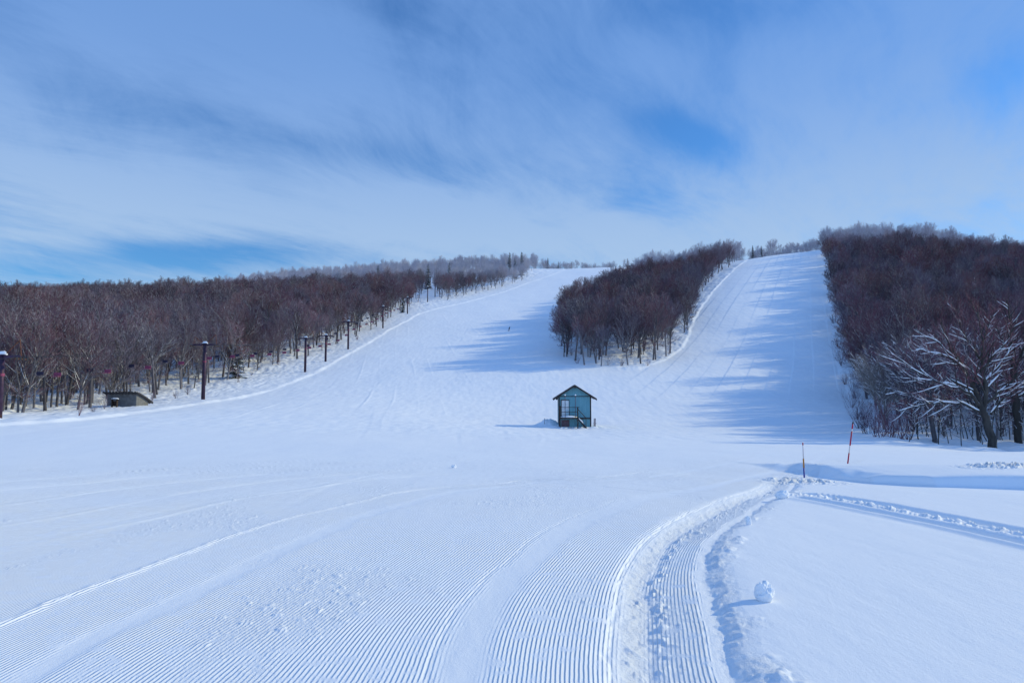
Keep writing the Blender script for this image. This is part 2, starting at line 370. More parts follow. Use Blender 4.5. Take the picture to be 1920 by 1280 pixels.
def bark_mat(name, cols, twig=False, snow=.40, rime=True):
    """bark with snow lodged on faces that look up; rime on everything that stands high on the hill"""
    m, t, b = material(name)
    geo = t.new('ShaderNodeNewGeometry'); tc = t.new('ShaderNodeTexCoord').outputs['Object']
    rnd = t.new('ShaderNodeObjectInfo').outputs['Random']
    n = t.noise(t.map(tc, (1, 1, .35)), 3.0 if not twig else .5, 5, .6)
    c = t.mix(t.ramp(n, .35, .65), C4(cols[0]), C4(cols[1]))
    c = t.mix(t.ramp(rnd, .25, .85), c, C4(cols[2]))
    vv = t.new('ShaderNodeVectorMath', operation='SCALE'); t.put(vv.inputs[0], c); t.put(vv.inputs['Scale'], t.ramp(t.m('FRACT', t.mul(rnd, 7.31)), 0, 1, .68, 1.32)); c = vv.outputs[0]
    b.inputs['Roughness'].default_value = .8
    sx = t.new('ShaderNodeSeparateXYZ'); t.put(sx.inputs[0], geo.outputs['Normal'])
    # snow was driven from the right: upper faces and that side of the stems
    f = t.add(sx.outputs[2], t.mul(sx.outputs[0], .28))
    sn = t.mul(t.ramp(t.add(f, t.mul(t.noise(tc, 2.3, 4, .6), .9)), snow+.55, snow+.75), .9 if not twig else .35)
    c = t.mix(sn, c, C4(SNOW))
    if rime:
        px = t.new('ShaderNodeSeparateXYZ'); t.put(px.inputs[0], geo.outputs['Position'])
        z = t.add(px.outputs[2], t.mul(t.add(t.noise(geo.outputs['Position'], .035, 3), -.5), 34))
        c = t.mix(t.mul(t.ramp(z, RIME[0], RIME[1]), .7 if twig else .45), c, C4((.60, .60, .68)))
    t.put(b.inputs['Base Color'], c)
    return m
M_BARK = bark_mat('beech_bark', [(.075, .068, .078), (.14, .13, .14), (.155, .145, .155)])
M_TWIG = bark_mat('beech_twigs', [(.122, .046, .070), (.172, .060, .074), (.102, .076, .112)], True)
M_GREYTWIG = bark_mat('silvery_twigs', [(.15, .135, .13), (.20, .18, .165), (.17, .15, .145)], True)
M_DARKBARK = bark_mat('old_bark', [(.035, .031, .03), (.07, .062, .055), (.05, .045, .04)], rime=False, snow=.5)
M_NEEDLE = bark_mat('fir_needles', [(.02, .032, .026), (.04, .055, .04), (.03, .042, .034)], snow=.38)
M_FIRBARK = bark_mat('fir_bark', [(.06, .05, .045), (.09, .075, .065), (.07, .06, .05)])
# ------------------------------------------------------------------ ground sheet
def build_ground():
    pxs = np.concatenate([np.linspace(-40, 1960, 1500)])
    uf = np.array([pu(p) for p in pxs]); th_f = np.arctan(uf)
    th_r = np.concatenate([np.linspace(th_f[-1], math.radians(58), 40)[1:], np.linspace(math.radians(58), 2*PI - math.radians(58), 90)[1:-1],
                           np.linspace(2*PI - math.radians(58), 2*PI + th_f[0], 40)[:-1]])
    th = np.concatenate([th_f, th_r]); th = np.where(th > PI, th - 2*PI, th)
    # rows: even steps down the picture, then even steps up the hill
    near = [2.6]
    while near[-1] < 90: near.append(near[-1] + min(.06 if 16.5 < near[-1] < 25.5 else .3, 1.6*near[-1]**2/(1280*2.3)))
    Z = np.concatenate([np.linspace(.05, 2.6, 24)[:-1], near, np.linspace(near[-1], 300, 300)[1:], np.linspace(300, 760, 290)[1:], np.geomspace(760, 1400, 40)[1:]])
    # keep rows apart evenly where the unique() left gaps
    T, R = np.meshgrid(th, Z)
    lim = math.radians(50); Tc = np.clip(T, -lim, lim); u = np.tan(Tc)
    rho = R/np.cos(Tc); x = rho*np.sin(T); y = rho*np.cos(T)
    z = base_z(u.ravel(), R.ravel()).reshape(u.shape)
    d, ph, cord, grain = (np.zeros(x.size) for _ in range(4))
    w = smooth(math.radians(57), math.radians(47), np.abs(T)).ravel()
    k = (w > 0) & (R.ravel() > .5)
    d[k], ph[k], cord[k], grain[k] = detail(x.ravel()[k], y.ravel()[k], True)
    z = z + (d*w).reshape(z.shape)
    nr, nc = x.shape
    co = np.stack([x, y, z], -1).reshape(-1, 3).astype(np.float32)
    i = np.arange(nr-1)[:, None]*nc; j = np.arange(nc)[None]; j2 = (j+1) % nc
    q = np.stack([i+j, i+j2, i+nc+j2, i+nc+j], -1).reshape(-1, 4)
    centre = len(co); co = np.concatenate([co, np.array([[0, 0, -1.9]], np.float32)])
    tri = np.stack([np.full(nc, centre), np.arange(1, nc+1) % nc, np.arange(nc)], -1)
    me = bpy.data.meshes.new('snow_ground')
    me.vertices.add(len(co)); me.vertices.foreach_set('co', co.ravel())
    nl = q.size + tri.size; me.loops.add(nl); me.polygons.add(len(q) + len(tri))
    me.loops.foreach_set('vertex_index', np.concatenate([q.ravel(), tri.ravel()]).astype(np.int32))
    me.polygons.foreach_set('loop_start', np.concatenate([np.arange(len(q))*4, q.size + np.arange(len(tri))*3]).astype(np.int32))
    me.polygons.foreach_set('use_smooth', np.ones(len(q)+len(tri), bool))
    for nm, a in (('phase', np.clip(ph, -5, 40)), ('cord', cord*w), ('grain', grain*w)):
        at = me.attributes.new(nm, 'FLOAT', 'POINT'); at.data.foreach_set('value', np.append(a, 0).astype(np.float32))
    me.materials.append(M_GROUND); me.update(calc_edges=True); me.validate()
    o = bpy.data.objects.new('snow_ground', me); COL.objects.link(o)
    # make sure faces look up
    if me.polygons[len(q)//2].normal.z < 0: me.flip_normals()
    tag(o, 'snow covered ski hill with groomed corduroy piste and untouched powder field', kind='structure')
    return o
build_ground()
# ------------------------------------------------------------------ camera, sun, sky
cam = bpy.data.cameras.new('camera'); camo = bpy.data.objects.new('camera', cam); COL.objects.link(camo)
cam.sensor_width = 36; cam.lens = 24; cam.clip_start = .1; cam.clip_end = 6000
camo.location = (0, 0, 0); camo.rotation_euler = (PI/2 + PITCH, 0, 0); S.camera = camo
SUN_EL, SUN_AZ = math.radians(26), math.radians(90 - 15)       # azimuth clockwise from the view direction
ld = Vector((math.sin(SUN_AZ)*math.cos(SUN_EL), math.cos(SUN_AZ)*math.cos(SUN_EL), math.sin(SUN_EL)))
sun = bpy.data.lights.new('sun', 'SUN'); sun.energy = 2.8; sun.angle = math.radians(.5); sun.color = (1, .90, .53)
suno = bpy.data.objects.new('sun', sun); COL.objects.link(suno); suno.rotation_euler = ld.to_track_quat('Z', 'Y').to_euler()
suno.location = (200, 50, 200)
W = bpy.data.worlds.new('World'); W.cycles.sampling_method = 'MANUAL'; W.cycles.sample_map_resolution = 512; S.world = W; W.use_nodes = True
w = NT(W.node_tree); bg = w.n['Background']; bg.inputs[1].default_value = .10
sky = w.new('ShaderNodeTexSky', sky_type='NISHITA'); sky.sun_disc = False; sky.sun_elevation = SUN_EL; sky.sun_rotation = SUN_AZ
sky.altitude = 600; sky.air_density = 1.3; sky.dust_density = .3; sky.ozone_density = 4.0
d = w.new('ShaderNodeTexCoord').outputs['Generated']; sx = w.new('ShaderNodeSeparateXYZ'); w.put(sx.inputs[0], d)
X, Y, Z_ = sx.outputs
el = w.m('MAXIMUM', Z_, 0.0)
zz = w.add(el, .20)
cv = w.new('ShaderNodeCombineXYZ'); w.put(cv.inputs[0], w.m('DIVIDE', X, zz)); w.put(cv.inputs[1], w.m('DIVIDE', Y, zz))
P = cv.outputs[0]
# high cirrus: long fibres running away to the horizon, torn by finer turbulence
warp = w.new('ShaderNodeTexNoise'); w.put(warp.inputs['Vector'], P); warp.inputs['Scale'].default_value = .55; warp.inputs['Detail'].default_value = 3
vm = w.new('ShaderNodeVectorMath', operation='MULTIPLY_ADD'); w.put(vm.inputs[0], warp.outputs['Color']); vm.inputs[1].default_value = (.9, .9, 0); w.put(vm.inputs[2], P)
Q = vm.outputs[0]
def fibre(rot, sc, loc, detail, rough, dist):          # turn first, then stretch along the wind
    return w.noise(w.map(w.map(Q, (1, 1, 1), (0, 0, math.radians(rot))), (sc[0], sc[1], 1), (0, 0, 0), loc), 1.0, detail, rough, dist)
f1 = fibre(32, (.9, .38), (0, 0, 0), 6, .55, .3)
f2 = fibre(38, (3.0, .8), (3, 1, 0), 9, .68, .5)
f3 = fibre(-30, (1.9, 1.3), (7, 2, 0), 8, .62, .5)
f4 = fibre(48, (9., 1.8), (1, 4, 0), 6, .66, .4)
f5 = fibre(20, (2.4, 1.0), (5, 9, 0), 9, .66, 1.0)
fib = w.m('ABSOLUTE', w.add(f5, -.5))                      # torn fibres
den = w.add(w.add(w.mul(f1, .7), w.mul(f2, .85)), w.add(w.add(w.mul(f3, .6), w.mul(f4, .4)), w.add(w.mul(fib, -.8), .05)))
# where the sky opens and where the veil is thick (azimuth / elevation of the actual sky)
yy = w.m('MAXIMUM', Y, .05); U_ = w.m('DIVIDE', X, yy); V_ = w.m('DIVIDE', Z_, yy)
def blob(px, py, rx, ry, rot=0.0):
    u0, v0 = ur(px, py); a = w.add(U_, -u0); b = w.add(V_, -v0); c, s_ = math.cos(rot), math.sin(rot)
    p = w.mul(w.add(w.mul(a, c), w.mul(b, s_)), F/rx); q = w.mul(w.add(w.mul(b, c), w.mul(a, -s_)), F/ry)
    return w.m('EXPONENT', w.mul(w.add(w.mul(p, p), w.mul(q, q)), -1.0))
for amp, args in [(-.42, (1290, 250, 130, 42, -.40)), (-.22, (1240, 200, 210, 75, -.5)), (-.62, (370, 476, 270, 32, .0)), (-.17, (300, 215, 330, 55, -.22)), (-.2, (720, 290, 260, 40, -.22)),
                  (-.34, (1880, 130, 110, 60, .5)), (-.22, (1180, 375, 90, 30, -.4)), (.22, (140, 90, 320, 130, .2)), (-.25, (1330, 20, 260, 60, 0)), (-.18, (760, 20, 160, 50, -.4)), (-.25, (60, 520, 200, 30, 0)),
                  (.22, (250, 340, 360, 70, -.1)), (.24, (820, 400, 420, 60, 0)), (.22, (1700, 320, 300, 110, .1)), (.18, (600, 130, 260, 120, -.35)), (.18, (1100, 440, 400, 50, 0)), (.2, (1180, 130, 120, 110, -.9)), (.15, (1600, 90, 170, 90, .5))]:
    den = w.add(den, w.mul(blob(*args), amp))
cov = w.ramp(den, .76, 1.58)
cov = w.mul(cov, w.ramp(Z_, -.02, .02, 0.0, 1.0))
cov = w.mul(cov, w.ramp(Z_, .22, .50, .95, .74))
# brightness of the veil rises toward the horizon haze and in its thick parts
cc = w.mix(w.ramp(Z_, .10, .48), C4((4.7, 6.5, 8.9)), C4((2.3, 4.35, 8.7)))
blue = w.new('ShaderNodeMix', data_type='RGBA', blend_type='MULTIPLY'); blue.inputs[0].default_value = 1.0
w.put(blue.inputs[6], sky.outputs[0]); blue.inputs[7].default_value = (.56, 1.06, 1.60, 1)
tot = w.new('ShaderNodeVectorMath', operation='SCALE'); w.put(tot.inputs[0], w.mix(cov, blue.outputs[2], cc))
w.put(tot.inputs['Scale'], w.ramp(Y, -.5, .55, 1.42, .92))      # unseen sky behind the viewer is boosted as added fill for the shadows
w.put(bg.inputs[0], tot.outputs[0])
S.view_settings.view_transform = 'Standard'; S.view_settings.look = 'None'; S.view_settings.exposure = 0; S.view_settings.gamma = 1
S.cycles.max_bounces = 5; S.cycles.diffuse_bounces = 3; S.cycles.glossy_bounces = 2
# ------------------------------------------------------------------ trees
rng = random.Random(11)
def perp(d):
    a = Vector((0, 0, 1)) if abs(d.z) < .9 else Vector((1, 0, 0))
    p = d.cross(a).normalized(); return p, d.cross(p).normalized()
def wander(p, d, L, n, bend, lift, r):
    """a crooked line from p along d; lift > 0 turns it upward"""
    pts = [p.copy()]; d = d.normalized(); st = L/n
    for i in range(n):
        d = (d + Vector((r.uniform(-bend, bend), r.uniform(-bend, bend), r.uniform(-bend, bend)*.6 + lift/n))).normalized()
        p = p + d*st; pts.append(p)
    return pts
def along(pts, t):
    f = t*(len(pts)-1); i = min(int(f), len(pts)-2); return pts[i].lerp(pts[i+1], f-i), (pts[i+1]-pts[i]).normalized()
class Tree:
    def __init__(s): s.wood = MB(); s.twig = MB(); s.snow = MB()
    def snow_on(s, pts, rads, k, r):
        """a ridge of snow lying on a limb, only where the limb is not too steep"""
        run = []; rr = []
        for i, p in enumerate(pts):
            d = (pts[min(i+1, len(pts)-1)] - pts[max(i-1, 0)]).normalized()
            if abs(d.z) < .82 and r.random() > .13:
                q = max(.35, 1 - abs(d.z))*k; w = rads[i]*.75 + .035*q
                run.append(p + Vector((0, 0, rads[i]*.75 + w*.55))); rr.append(w*r.uniform(.75, 1.3))
            else:
                if len(run) > 1: rr[0] *= .4; rr[-1] *= .3; s.snow.tube(run, rr, 6)
                run = []; rr = []
        if len(run) > 1: rr[0] *= .4; rr[-1] *= .3; s.snow.tube(run, rr, 6)
def reach(p, d, H, R):
    """how far a shoot may grow before it leaves the dome of the crown"""
    c = Vector((0, 0, H*.55)); e = Vector((R, R, H*.46)); q = p - c
    q = Vector((q.x/e.x, q.y/e.y, q.z/e.z)); v = Vector((d.x/e.x, d.y/e.y, d.z/e.z))
    A = v.dot(v); B = q.dot(v); C = q.dot(q) - 1; D = B*B - A*C
    return max((-B + math.sqrt(D))/A, 0) if D > 0 else 0
def shoots(T, pts, r0, lv, P, r):
    """side shoots of a limb, down to the finest twigs"""
    L = sum((pts[i+1]-pts[i]).length for i in range(len(pts)-1)); n = P['n'][lv]
    az = r.uniform(0, 2*PI)
    for j in range(n):
        t = P['t0'][lv] + (1-P['t0'][lv])*(j + r.random()*.8)/n
        p, d = along(pts, min(t, 1)); a, b = perp(d); az += 2.4 + r.uniform(-.5, .5)
        ang = r.uniform(*P['ang'][lv])
        nd = d*math.cos(ang) + (a*math.cos(az) + b*math.sin(az))*math.sin(ang)
        l = L*P['len'][lv]*(1 - .45*t)*r.uniform(.75, 1.2)
        if 'dome' in P: l = min(l, reach(p, nd, *P['dome'])*r.uniform(.85, 1.15) + .25)
        rad = max(r0*(1-.75*t)*P['rad'][lv], P['rmin'][lv])
        k = P['seg'][lv]; q = wander(p, nd, l, k, P['bend'], P['lift'], r)
        rads = [rad*(1-.8*i/k) for i in range(k+1)]
        if lv >= P['twig_from']: T.twig.tube(q, rads, 3, False)
        else:
            T.wood.tube(q, rads, 5 if lv == 0 else 4, False)
            if P['snow'] and lv <= P.get('snow_to', 1): T.snow_on(q, rads, P['snow'], r)
        if lv + 1 < len(P['n']): shoots(T, q, rad, lv+1, P, r)
BEECH = dict(n=[7, 6, 5], t0=[.2, .15, .12], ang=[(.4, .8), (.4, .9), (.35, .8)], len=[.46, .5, .52], rad=[.55, .5, .6], rmin=[.02, .0125, .0105], seg=[4, 3, 2], bend=.15, lift=.24, twig_from=1, snow=0)
def beech(seed, H, P=BEECH, split=.34, spread=.29, nl=7, r0=None, snowy=0.0, stems=1, low=4):
    """a bare broad tree: a bole that breaks up into steep limbs, which fork again and fill a dome with twigs"""
    r = random.Random(seed); T = Tree(); r0 = r0 or H*.0135; R = H*spread
    P = dict(P); P['snow'] = snowy; P['dome'] = (H, R)
    for s_ in range(stems):
        off = Vector((r.uniform(-.5, .5), r.uniform(-.5, .5), 0))*(stems > 1); rad = r0*(1 if s_ == 0 else .75)
        lean = Vector((r.uniform(-.09, .09), r.uniform(-.09, .09), 1)) + off*.22
        hb = H*split*r.uniform(.85, 1.15)
        bole = wander(Vector((0, 0, -.6)) + off, lean, hb+.6, 6, .05, .05, r)
        T.wood.tube(bole, [rad*1.3]+[rad*(1-.22*i/6) for i in range(1, 7)], 8, False)
        top = bole[-1]; d0 = (bole[-1]-bole[-2]).normalized(); a, b = perp(d0); az = r.uniform(0, 6.3)
        m = nl if s_ == 0 else nl-2
        for j in range(m):
            az += 2.4 + r.uniform(-.4, .4); ang = r.uniform(.12, .34) if j < 2 else r.uniform(.35, .85)
            nd = d0*math.cos(ang) + (a*math.cos(az)+b*math.sin(az))*math.sin(ang)
            p, _ = along(bole, 1 if j < 3 else r.uniform(.72, 1))
            l = min(reach(p, (nd + Vector((0, 0, .18))).normalized(), H, R)*r.uniform(.86, 1.0), H*.66); k = 8
            rr = rad*(.62 if j < 2 else r.uniform(.36, .5))
            q = wander(p, nd, l, k, .085, .30, r); rd = [rr*(1-.85*i/k) for i in range(k+1)]
            T.wood.tube(q, rd, 6, False)
            if snowy: T.snow_on(q, rd, snowy, r)
            # forks
            az2 = r.uniform(0, 6.3)
            for f in range(5):
                t = .16 + .74*(f + r.random()*.7)/5; p2, d2 = along(q, t); a2, b2 = perp(d2); az2 += 2.4; an = r.uniform(.4, .8)
                n2 = (d2*math.cos(an) + (a2*math.cos(az2)+b2*math.sin(az2))*math.sin(an)); n2.z += .12; n2.normalize()
                l2 = min(l*.62*(1.1-.6*t), reach(p2, n2, H, R)*r.uniform(.85, 1.02)+.2); r2 = rr*(1-.8*t)*.6+.012
                q2 = wander(p2, n2, l2, 5, .1, .25, r); rd2 = [r2*(1-.82*i/5) for i in range(6)]
                T.wood.tube(q2, rd2, 5, False)
                if snowy: T.snow_on(q2, rd2, snowy, r)
                shoots(T, q2, r2, 0, P, r)
            shoots(T, q[3:], rr*.55, 0, P, r)
        for j in range(low):        # thin side branches low on the bole
            p, d = along(bole, r.uniform(.4, .95)); az += 2.4; q = wander(p, Vector((math.cos(az), math.sin(az), r.uniform(.05, .6))), H*r.uniform(.1, .2), 5, .13, .15, r)
            T.wood.tube(q, [.03*(1-.8*i/5) for i in range(6)], 4, False); shoots(T, q, .025, 0, P, r)
            if snowy: T.snow_on(q, [.03]*6, snowy, r)
    return T
def finish(T, name, label, cat, bark=M_BARK, twig=M_TWIG, snow=False, loc=(0, 0, 0), group=None):
    t = thing(name, label, cat, loc, 0, group)
    T.wood.build('trunk', bark, t, True); T.twig.build('crown', twig, t)
    if snow and T.snow.v: tag(T.snow.build('snow_cover', M_SNOW, t, True), kind='stuff')
    return t
PROTO = []
for i, (H, sp, R, st, n) in enumerate([(15.5, .36, .30, 1, 7), (17, .42, .27, 1, 6), (14, .26, .33, 1, 8), (17.5, .30, .28, 2, 6), (12.5, .2, .34, 1, 8), (16, .24, .30, 2, 6)]):
    PROTO.append((beech(100+i, H, split=sp, spread=R, nl=n, stems=st), H))
PROTO.append((beech(201, 11.5, split=.24, spread=.36, nl=7, snowy=1.35), 11.5))
PROTO.append((beech(202, 13, split=.3, spread=.32, nl=6, snowy=1.2), 13))
SNOWY = (6, 7)
FARP = dict(BEECH, n=[7, 6, 4], rmin=[.03, .022, .016])       # seen from afar a crown closes up
for i, (H, sp, R, n) in enumerate([(15.5, .30, .32, 8), (14, .26, .36, 8), (16.5, .34, .30, 8)]):
    PROTO.append((beech(301+i, H, P=FARP, split=sp, spread=R, nl=n), H))
FAR = (8, 9, 10)
def fir(seed, H, snowy):
    r = random.Random(seed); T = Tree(); n = 12
    main = wander(Vector((0, 0, -.5)), Vector((0, 0, 1)), H+.5, n, .012, .1, r); T.wood.tube(main, [H*.014*(1-.93*i/n) for i in range(n+1)], 6, False)
    z = H*.08; az = 0
    while z < H*.985:
        t = z/H; L = (H*.19)*(1-t)**.8*r.uniform(.7, 1.15) + .12
        for k in range(5):
            az += 2*PI/5 + r.uniform(-.35, .35); dr = -.25 - .25*(1-t) + r.uniform(-.12, .12) + .35*t
            d = Vector((math.cos(az), math.sin(az), dr)); p = Vector((main[min(int(t*n), n)].x, main[min(int(t*n), n)].y, z + r.uniform(-.03, .03)*H))
            q = wander(p, d, L, 4, .05, .30, r); T.wood.tube(q, [.03*(1-t)+.008]*4+[.004], 3, False)
            side = Vector((-d.y, d.x, 0)).normalized()
            for m in range(int(12 + L*16)):       # sprays of needles as small tapering leaves
                s_ = r.uniform(.12, 1); c, dd = along(q, s_); w = L*.30*(1.15-s_)+.14
                for sg in (-1, 1):
                    e = c + side*sg*w*r.uniform(.5, 1.1) + dd*w*.7 + Vector((0, 0, -w*r.uniform(.15, .6)))
                    g = dd*.10
                    T.twig.add([c-g, c+g*1.4, e], [(0, 1, 2)])
                    T.twig.add([c+Vector((0, 0, .05)), c-Vector((0, 0, .05)), e], [(0, 1, 2)])
            if snowy and r.random() < .5 and L > .3:
                b = [along(q, u)[0] + Vector((0, 0, .07)) for u in (.3, .5, .75, 1.0)]; w = L*.09*r.uniform(.4, 1.35)*snowy
                T.snow.tube(b, [w*.6, w, w*.85, w*.2], 6)
        z += H*.028 + .1
    return T
def bush(seed, H, n=9):
    r = random.Random(seed); T = Tree(); P = dict(BEECH, n=[6, 5], t0=[.25, .2], ang=[(.3, .7), (.3, .8)], len=[.5, .5], rad=[.6, .6], rmin=[.008, .006], seg=[3, 2], twig_from=0)
    for k in range(n):
        an = r.uniform(0, 6.3); tilt = r.uniform(.1, .75)
        q = wander(Vector((r.uniform(-.25, .25), r.uniform(-.25, .25), -.2)), Vector((math.cos(an)*tilt, math.sin(an)*tilt, 1)), H*r.uniform(.6, 1.05), 6, .12, .1, r)
        T.wood.tube(q, [.028*(1-.8*i/6) for i in range(7)], 4, False); shoots(T, q, .02, 0, P, r)
    return T
# ---- where they stand: edges of the woods in (photo column, distance)
def inside(poly, x, y):
    c = False; n = len(poly)
    for i in range(n):
        x1, y1 = poly[i]; x2, y2 = poly[(i+1) % n]
        if (y1 > y) != (y2 > y) and x < (x2-x1)*(y-y1)/(y2-y1) + x1: c = not c
    return c
def xy(l): return [(pu(p)*Z, Z) for p, Z in l]
WOODS = {
 'left': [(-420, 66), (0, 66), (130, 72), (200, 96), (300, 114), (380, 138), (445, 160), (500, 176), (560, 197), (640, 222), (690, 258), (740, 335), (786, 440), (796, 540), (815, 640), (830, 900), (300, 940), (300, 640), (-420, 600)],
 'upper': [(838, 420), (890, 478), (985, 585), (1003, 690), (1010, 800), (830, 900), (822, 640), (815, 470)],
 'island': [(1056, 196), (1080, 178), (1110, 176), (1200, 172), (1236, 177), (1268, 198), (1290, 232), (1308, 300), (1335, 370), (1372, 440), (1397, 490), (1400, 560), (1225, 640), (1200, 560), (1172, 460), (1110, 370), (1068, 285), (1048, 222)],
 'right': [(1700, 72), (1760, 68), (1830, 66), (1930, 64), (2450, 64), (2450, 600), (1560, 600), (1556, 480), (1564, 330), (1578, 230), (1604, 160), (1628, 125), (1660, 92)],
}
SPOTS = []      # x, y, wood, depth-order info
cell = {}
def free(x, y, d):
    i, j = int(x//8), int(y//8)
    for a in (-1, 0, 1):
        for b in (-1, 0, 1):
            for (q, w) in cell.get((i+a, j+b), ()):
                if (q-x)**2 + (w-y)**2 < d*d: return False
    return True
for wname, pl in WOODS.items():
    poly = xy(pl); xs = [p[0] for p in poly]; ys = [p[1] for p in poly]; A = (max(xs)-min(xs))*(max(ys)-min(ys))
    for _ in range(int(A/9)):
        x = rng.uniform(min(xs), max(xs)); y = rng.uniform(min(ys), max(ys))
        if abs(x) > (1.2*y if wname == 'right' and y < 190 else .86*y + 4): continue
        if wname == 'left' and y < 150 and x > -56: continue
        d = (2.8 if y < 110 else 3.1) + .0125*max(y-140, 0)*(.95 if wname == 'island' else 1.3 if wname == 'right' else 1)
        if free(x, y, d) and inside(poly, x, y):
            cell.setdefault((int(x//8), int(y//8)), []).append((x, y)); SPOTS.append((x, y, wname))
# loose trees on the skyline beyond the runs
for (a, b, n, Z0, Z1) in [(1012, 1085, 18, 735, 800), (1085, 1215, 34, 760, 850), (1412, 1550, 44, 505, 590), (1240, 1400, 14, 580, 640)]:
    for k in range(n):
        Z = rng.uniform(Z0, Z1); x = pu(a + (b-a)*(k+rng.random())/n)*Z; SPOTS.append((x, Z, 'skyline'))
SPA = np.array([(s[0], s[1]) for s in SPOTS]); GZ = ground(SPA[:, 0], SPA[:, 1])
trees = []
for k, (x, y, wname) in enumerate(SPOTS):
    pi = rng.choice(SNOWY) if wname == 'right' and y < 105 else rng.choice((4, 8, 9, 9)) if wname == 'skyline' else rng.choice(FAR) if y > 240 else rng.randrange(6); sc = rng.choice((rng.uniform(.72, .95), rng.uniform(.85, 1.1), rng.uniform(1.0, 1.25)))
    if wname == 'skyline': sc *= .85
    if wname == 'right' and y < 85: sc *= .9
    if wname == 'upper': sc *= .92
    if wname == 'left' and y < 130: sc = min(sc, 1.0)*(.82 + .14*(y-66)/64)
    trees.append(dict(x=x, y=y, z=float(GZ[k]) - .05, w=wname, p=pi, s=sc, rz=rng.uniform(0, 2*PI)))
# keep the spot of the old snow-laden tree and of the hut's shed clear
SHED = (ur(240, 762)[0]*97, 97.0)
HERO = (pu(1858)*63.5, 63.5)
OLD2 = (pu(1906)*69, 69.0); OLD3 = (pu(1748)*67, 67.0)
def clear(t): return all((t['x']-a)**2 + (t['y']-b)**2 > c*c for (a, b), c in ((SHED, 4.5), (HERO, 4.5), (OLD2, 2.0), (OLD3, 2.0)))
trees = [t for t in trees if clear(t) and not (t['w'] == 'right' and t['y'] < 68 and pu(1800) < t['x']/t['y'] < pu(1930))]
# which of them show largest: near ones with few stems in front
trees.sort(key=lambda t: t['y'])
bins = {}
for t in trees:
    u = t['x']/t['y']; b = int(u*1280/14); front = bins.get(b, 0) + .5*(bins.get(b-1, 0) + bins.get(b+1, 0))
    H = PROTO[t['p']][1]*t['s']; t['H'] = H
    t['u'] = u; t['front'] = front
    t['score'] = (H/t['y'])*math.exp(-front*.22) if abs(u) < .765 else -1
    bins[b] = bins.get(b, 0) + (1 if t['y'] < 700 else .3)
order = sorted(trees, key=lambda t: -t['score']); SINGLE = order[:285]; REST = order[285:]
# ---- the single trees, told apart by stand, sector and row
TOWER_Z = [70, 115, 171, 190, 215, 273, 336, 416, 456]
ORD = ['first','second','third','fourth','fifth','sixth','seventh','eighth','ninth','tenth','eleventh','twelfth','thirteenth','fourteenth','fifteenth','sixteenth','seventeenth','eighteenth','nineteenth','twentieth']
def nth(i):
    if i < 20: return ORD[i]
    tens = ['twenty','thirty','forty','fifty','sixty','seventy','eighty','ninety']; q, r_ = divmod(i+1, 10)
    return (['twentieth','thirtieth','fortieth','fiftieth','sixtieth','seventieth','eightieth','ninetieth'][q-2] if r_ == 0 else tens[q-2] + '-' + ORD[r_-1])
proto_of = {}
def place_tree(t, label, group):
    k = t['p']; loc = (t['x'], t['y'], t['z']); s = (t['s'],)*3
    if k not in proto_of:
        o = finish(PROTO[k][0], 'bare_tree', label, 'tree', group=group, snow=k in SNOWY); o.location = loc; o.rotation_euler = (0, 0, t['rz']); o.scale = s
        proto_of[k] = (o, [(c, []) for c in kids(o)])
    else: dup(proto_of[k][0], proto_of[k][1], loc, t['rz'], label, group, s)
def sector(t):
    u = t['u']; px = 960 + 1280*u*1.0; z = t['z']
    if t['w'] == 'left':
        marks = [(0, 'by first tower'), (150, 'left of shed'), (300, 'behind shed'), (381, 'left of second tower'), (480, 'right of second tower'), (571, 'left of third tower'), (651, 'behind middle towers'), (735, 'behind sixth tower'), (2000, 'by topmost towers')]
        for a, b in marks:
            if px <= a + 25: return 'left wood', b
    if t['w'] == 'upper': return 'upper wood', 'right of lift line'
    if t['w'] == 'island': return 'wood island', ('at its downhill tip' if t['y'] < 205 else 'along its left flank' if px < 1170 else 'along its right flank' if t['y'] > 260 and px > 1260 else 'in its middle')
    if t['w'] == 'right': return 'right wood', ('behind snowy old tree' if px > 1770 else 'left of snowy old tree' if t['y'] < 110 else 'along the piste edge' if px < 1640 else 'on its upper slope')
    return 'skyline', ('above the right piste' if px > 1300 else 'above the wide piste')
cnt = {}
for t in sorted(SINGLE, key=lambda t: t['u']):
    wd, where = sector(t); H = t['H']; rime = t['z'] + H*.6 > 104
    size = 'big' if H > 16.5 else 'small' if H < 12.5 else 'mid-sized'
    form = ['round-crowned', 'high-crowned', 'wide-crowned', 'tall twin-stemmed', 'low-branched', 'low twin-stemmed', 'low-branched', 'spreading', 'dense round', 'dense wide', 'dense domed'][t['p']]
    look = 'rime-white' if rime else 'snow-laden' if t['p'] in SNOWY else 'bare brown'
    key = (wd, where, size, form, look); i = cnt.get(key, 0); cnt[key] = i + 1
    t['key'] = key; t['i'] = i
for t in SINGLE:
    wd, where, size, form, look = t['key']; n = cnt[t['key']]
    lab = f"{size} {form} {look} tree, {wd} {where}" + (f", {nth(t['i'])} from left" if n > 1 else '')
    place_tree(t, lab, {'left wood': 'bare trees of the left wood', 'upper wood': 'bare trees of the upper wood', 'wood island': 'bare trees of the wood between the pistes', 'right wood': 'bare trees of the right wood', 'skyline': 'trees on the skyline'}[wd])
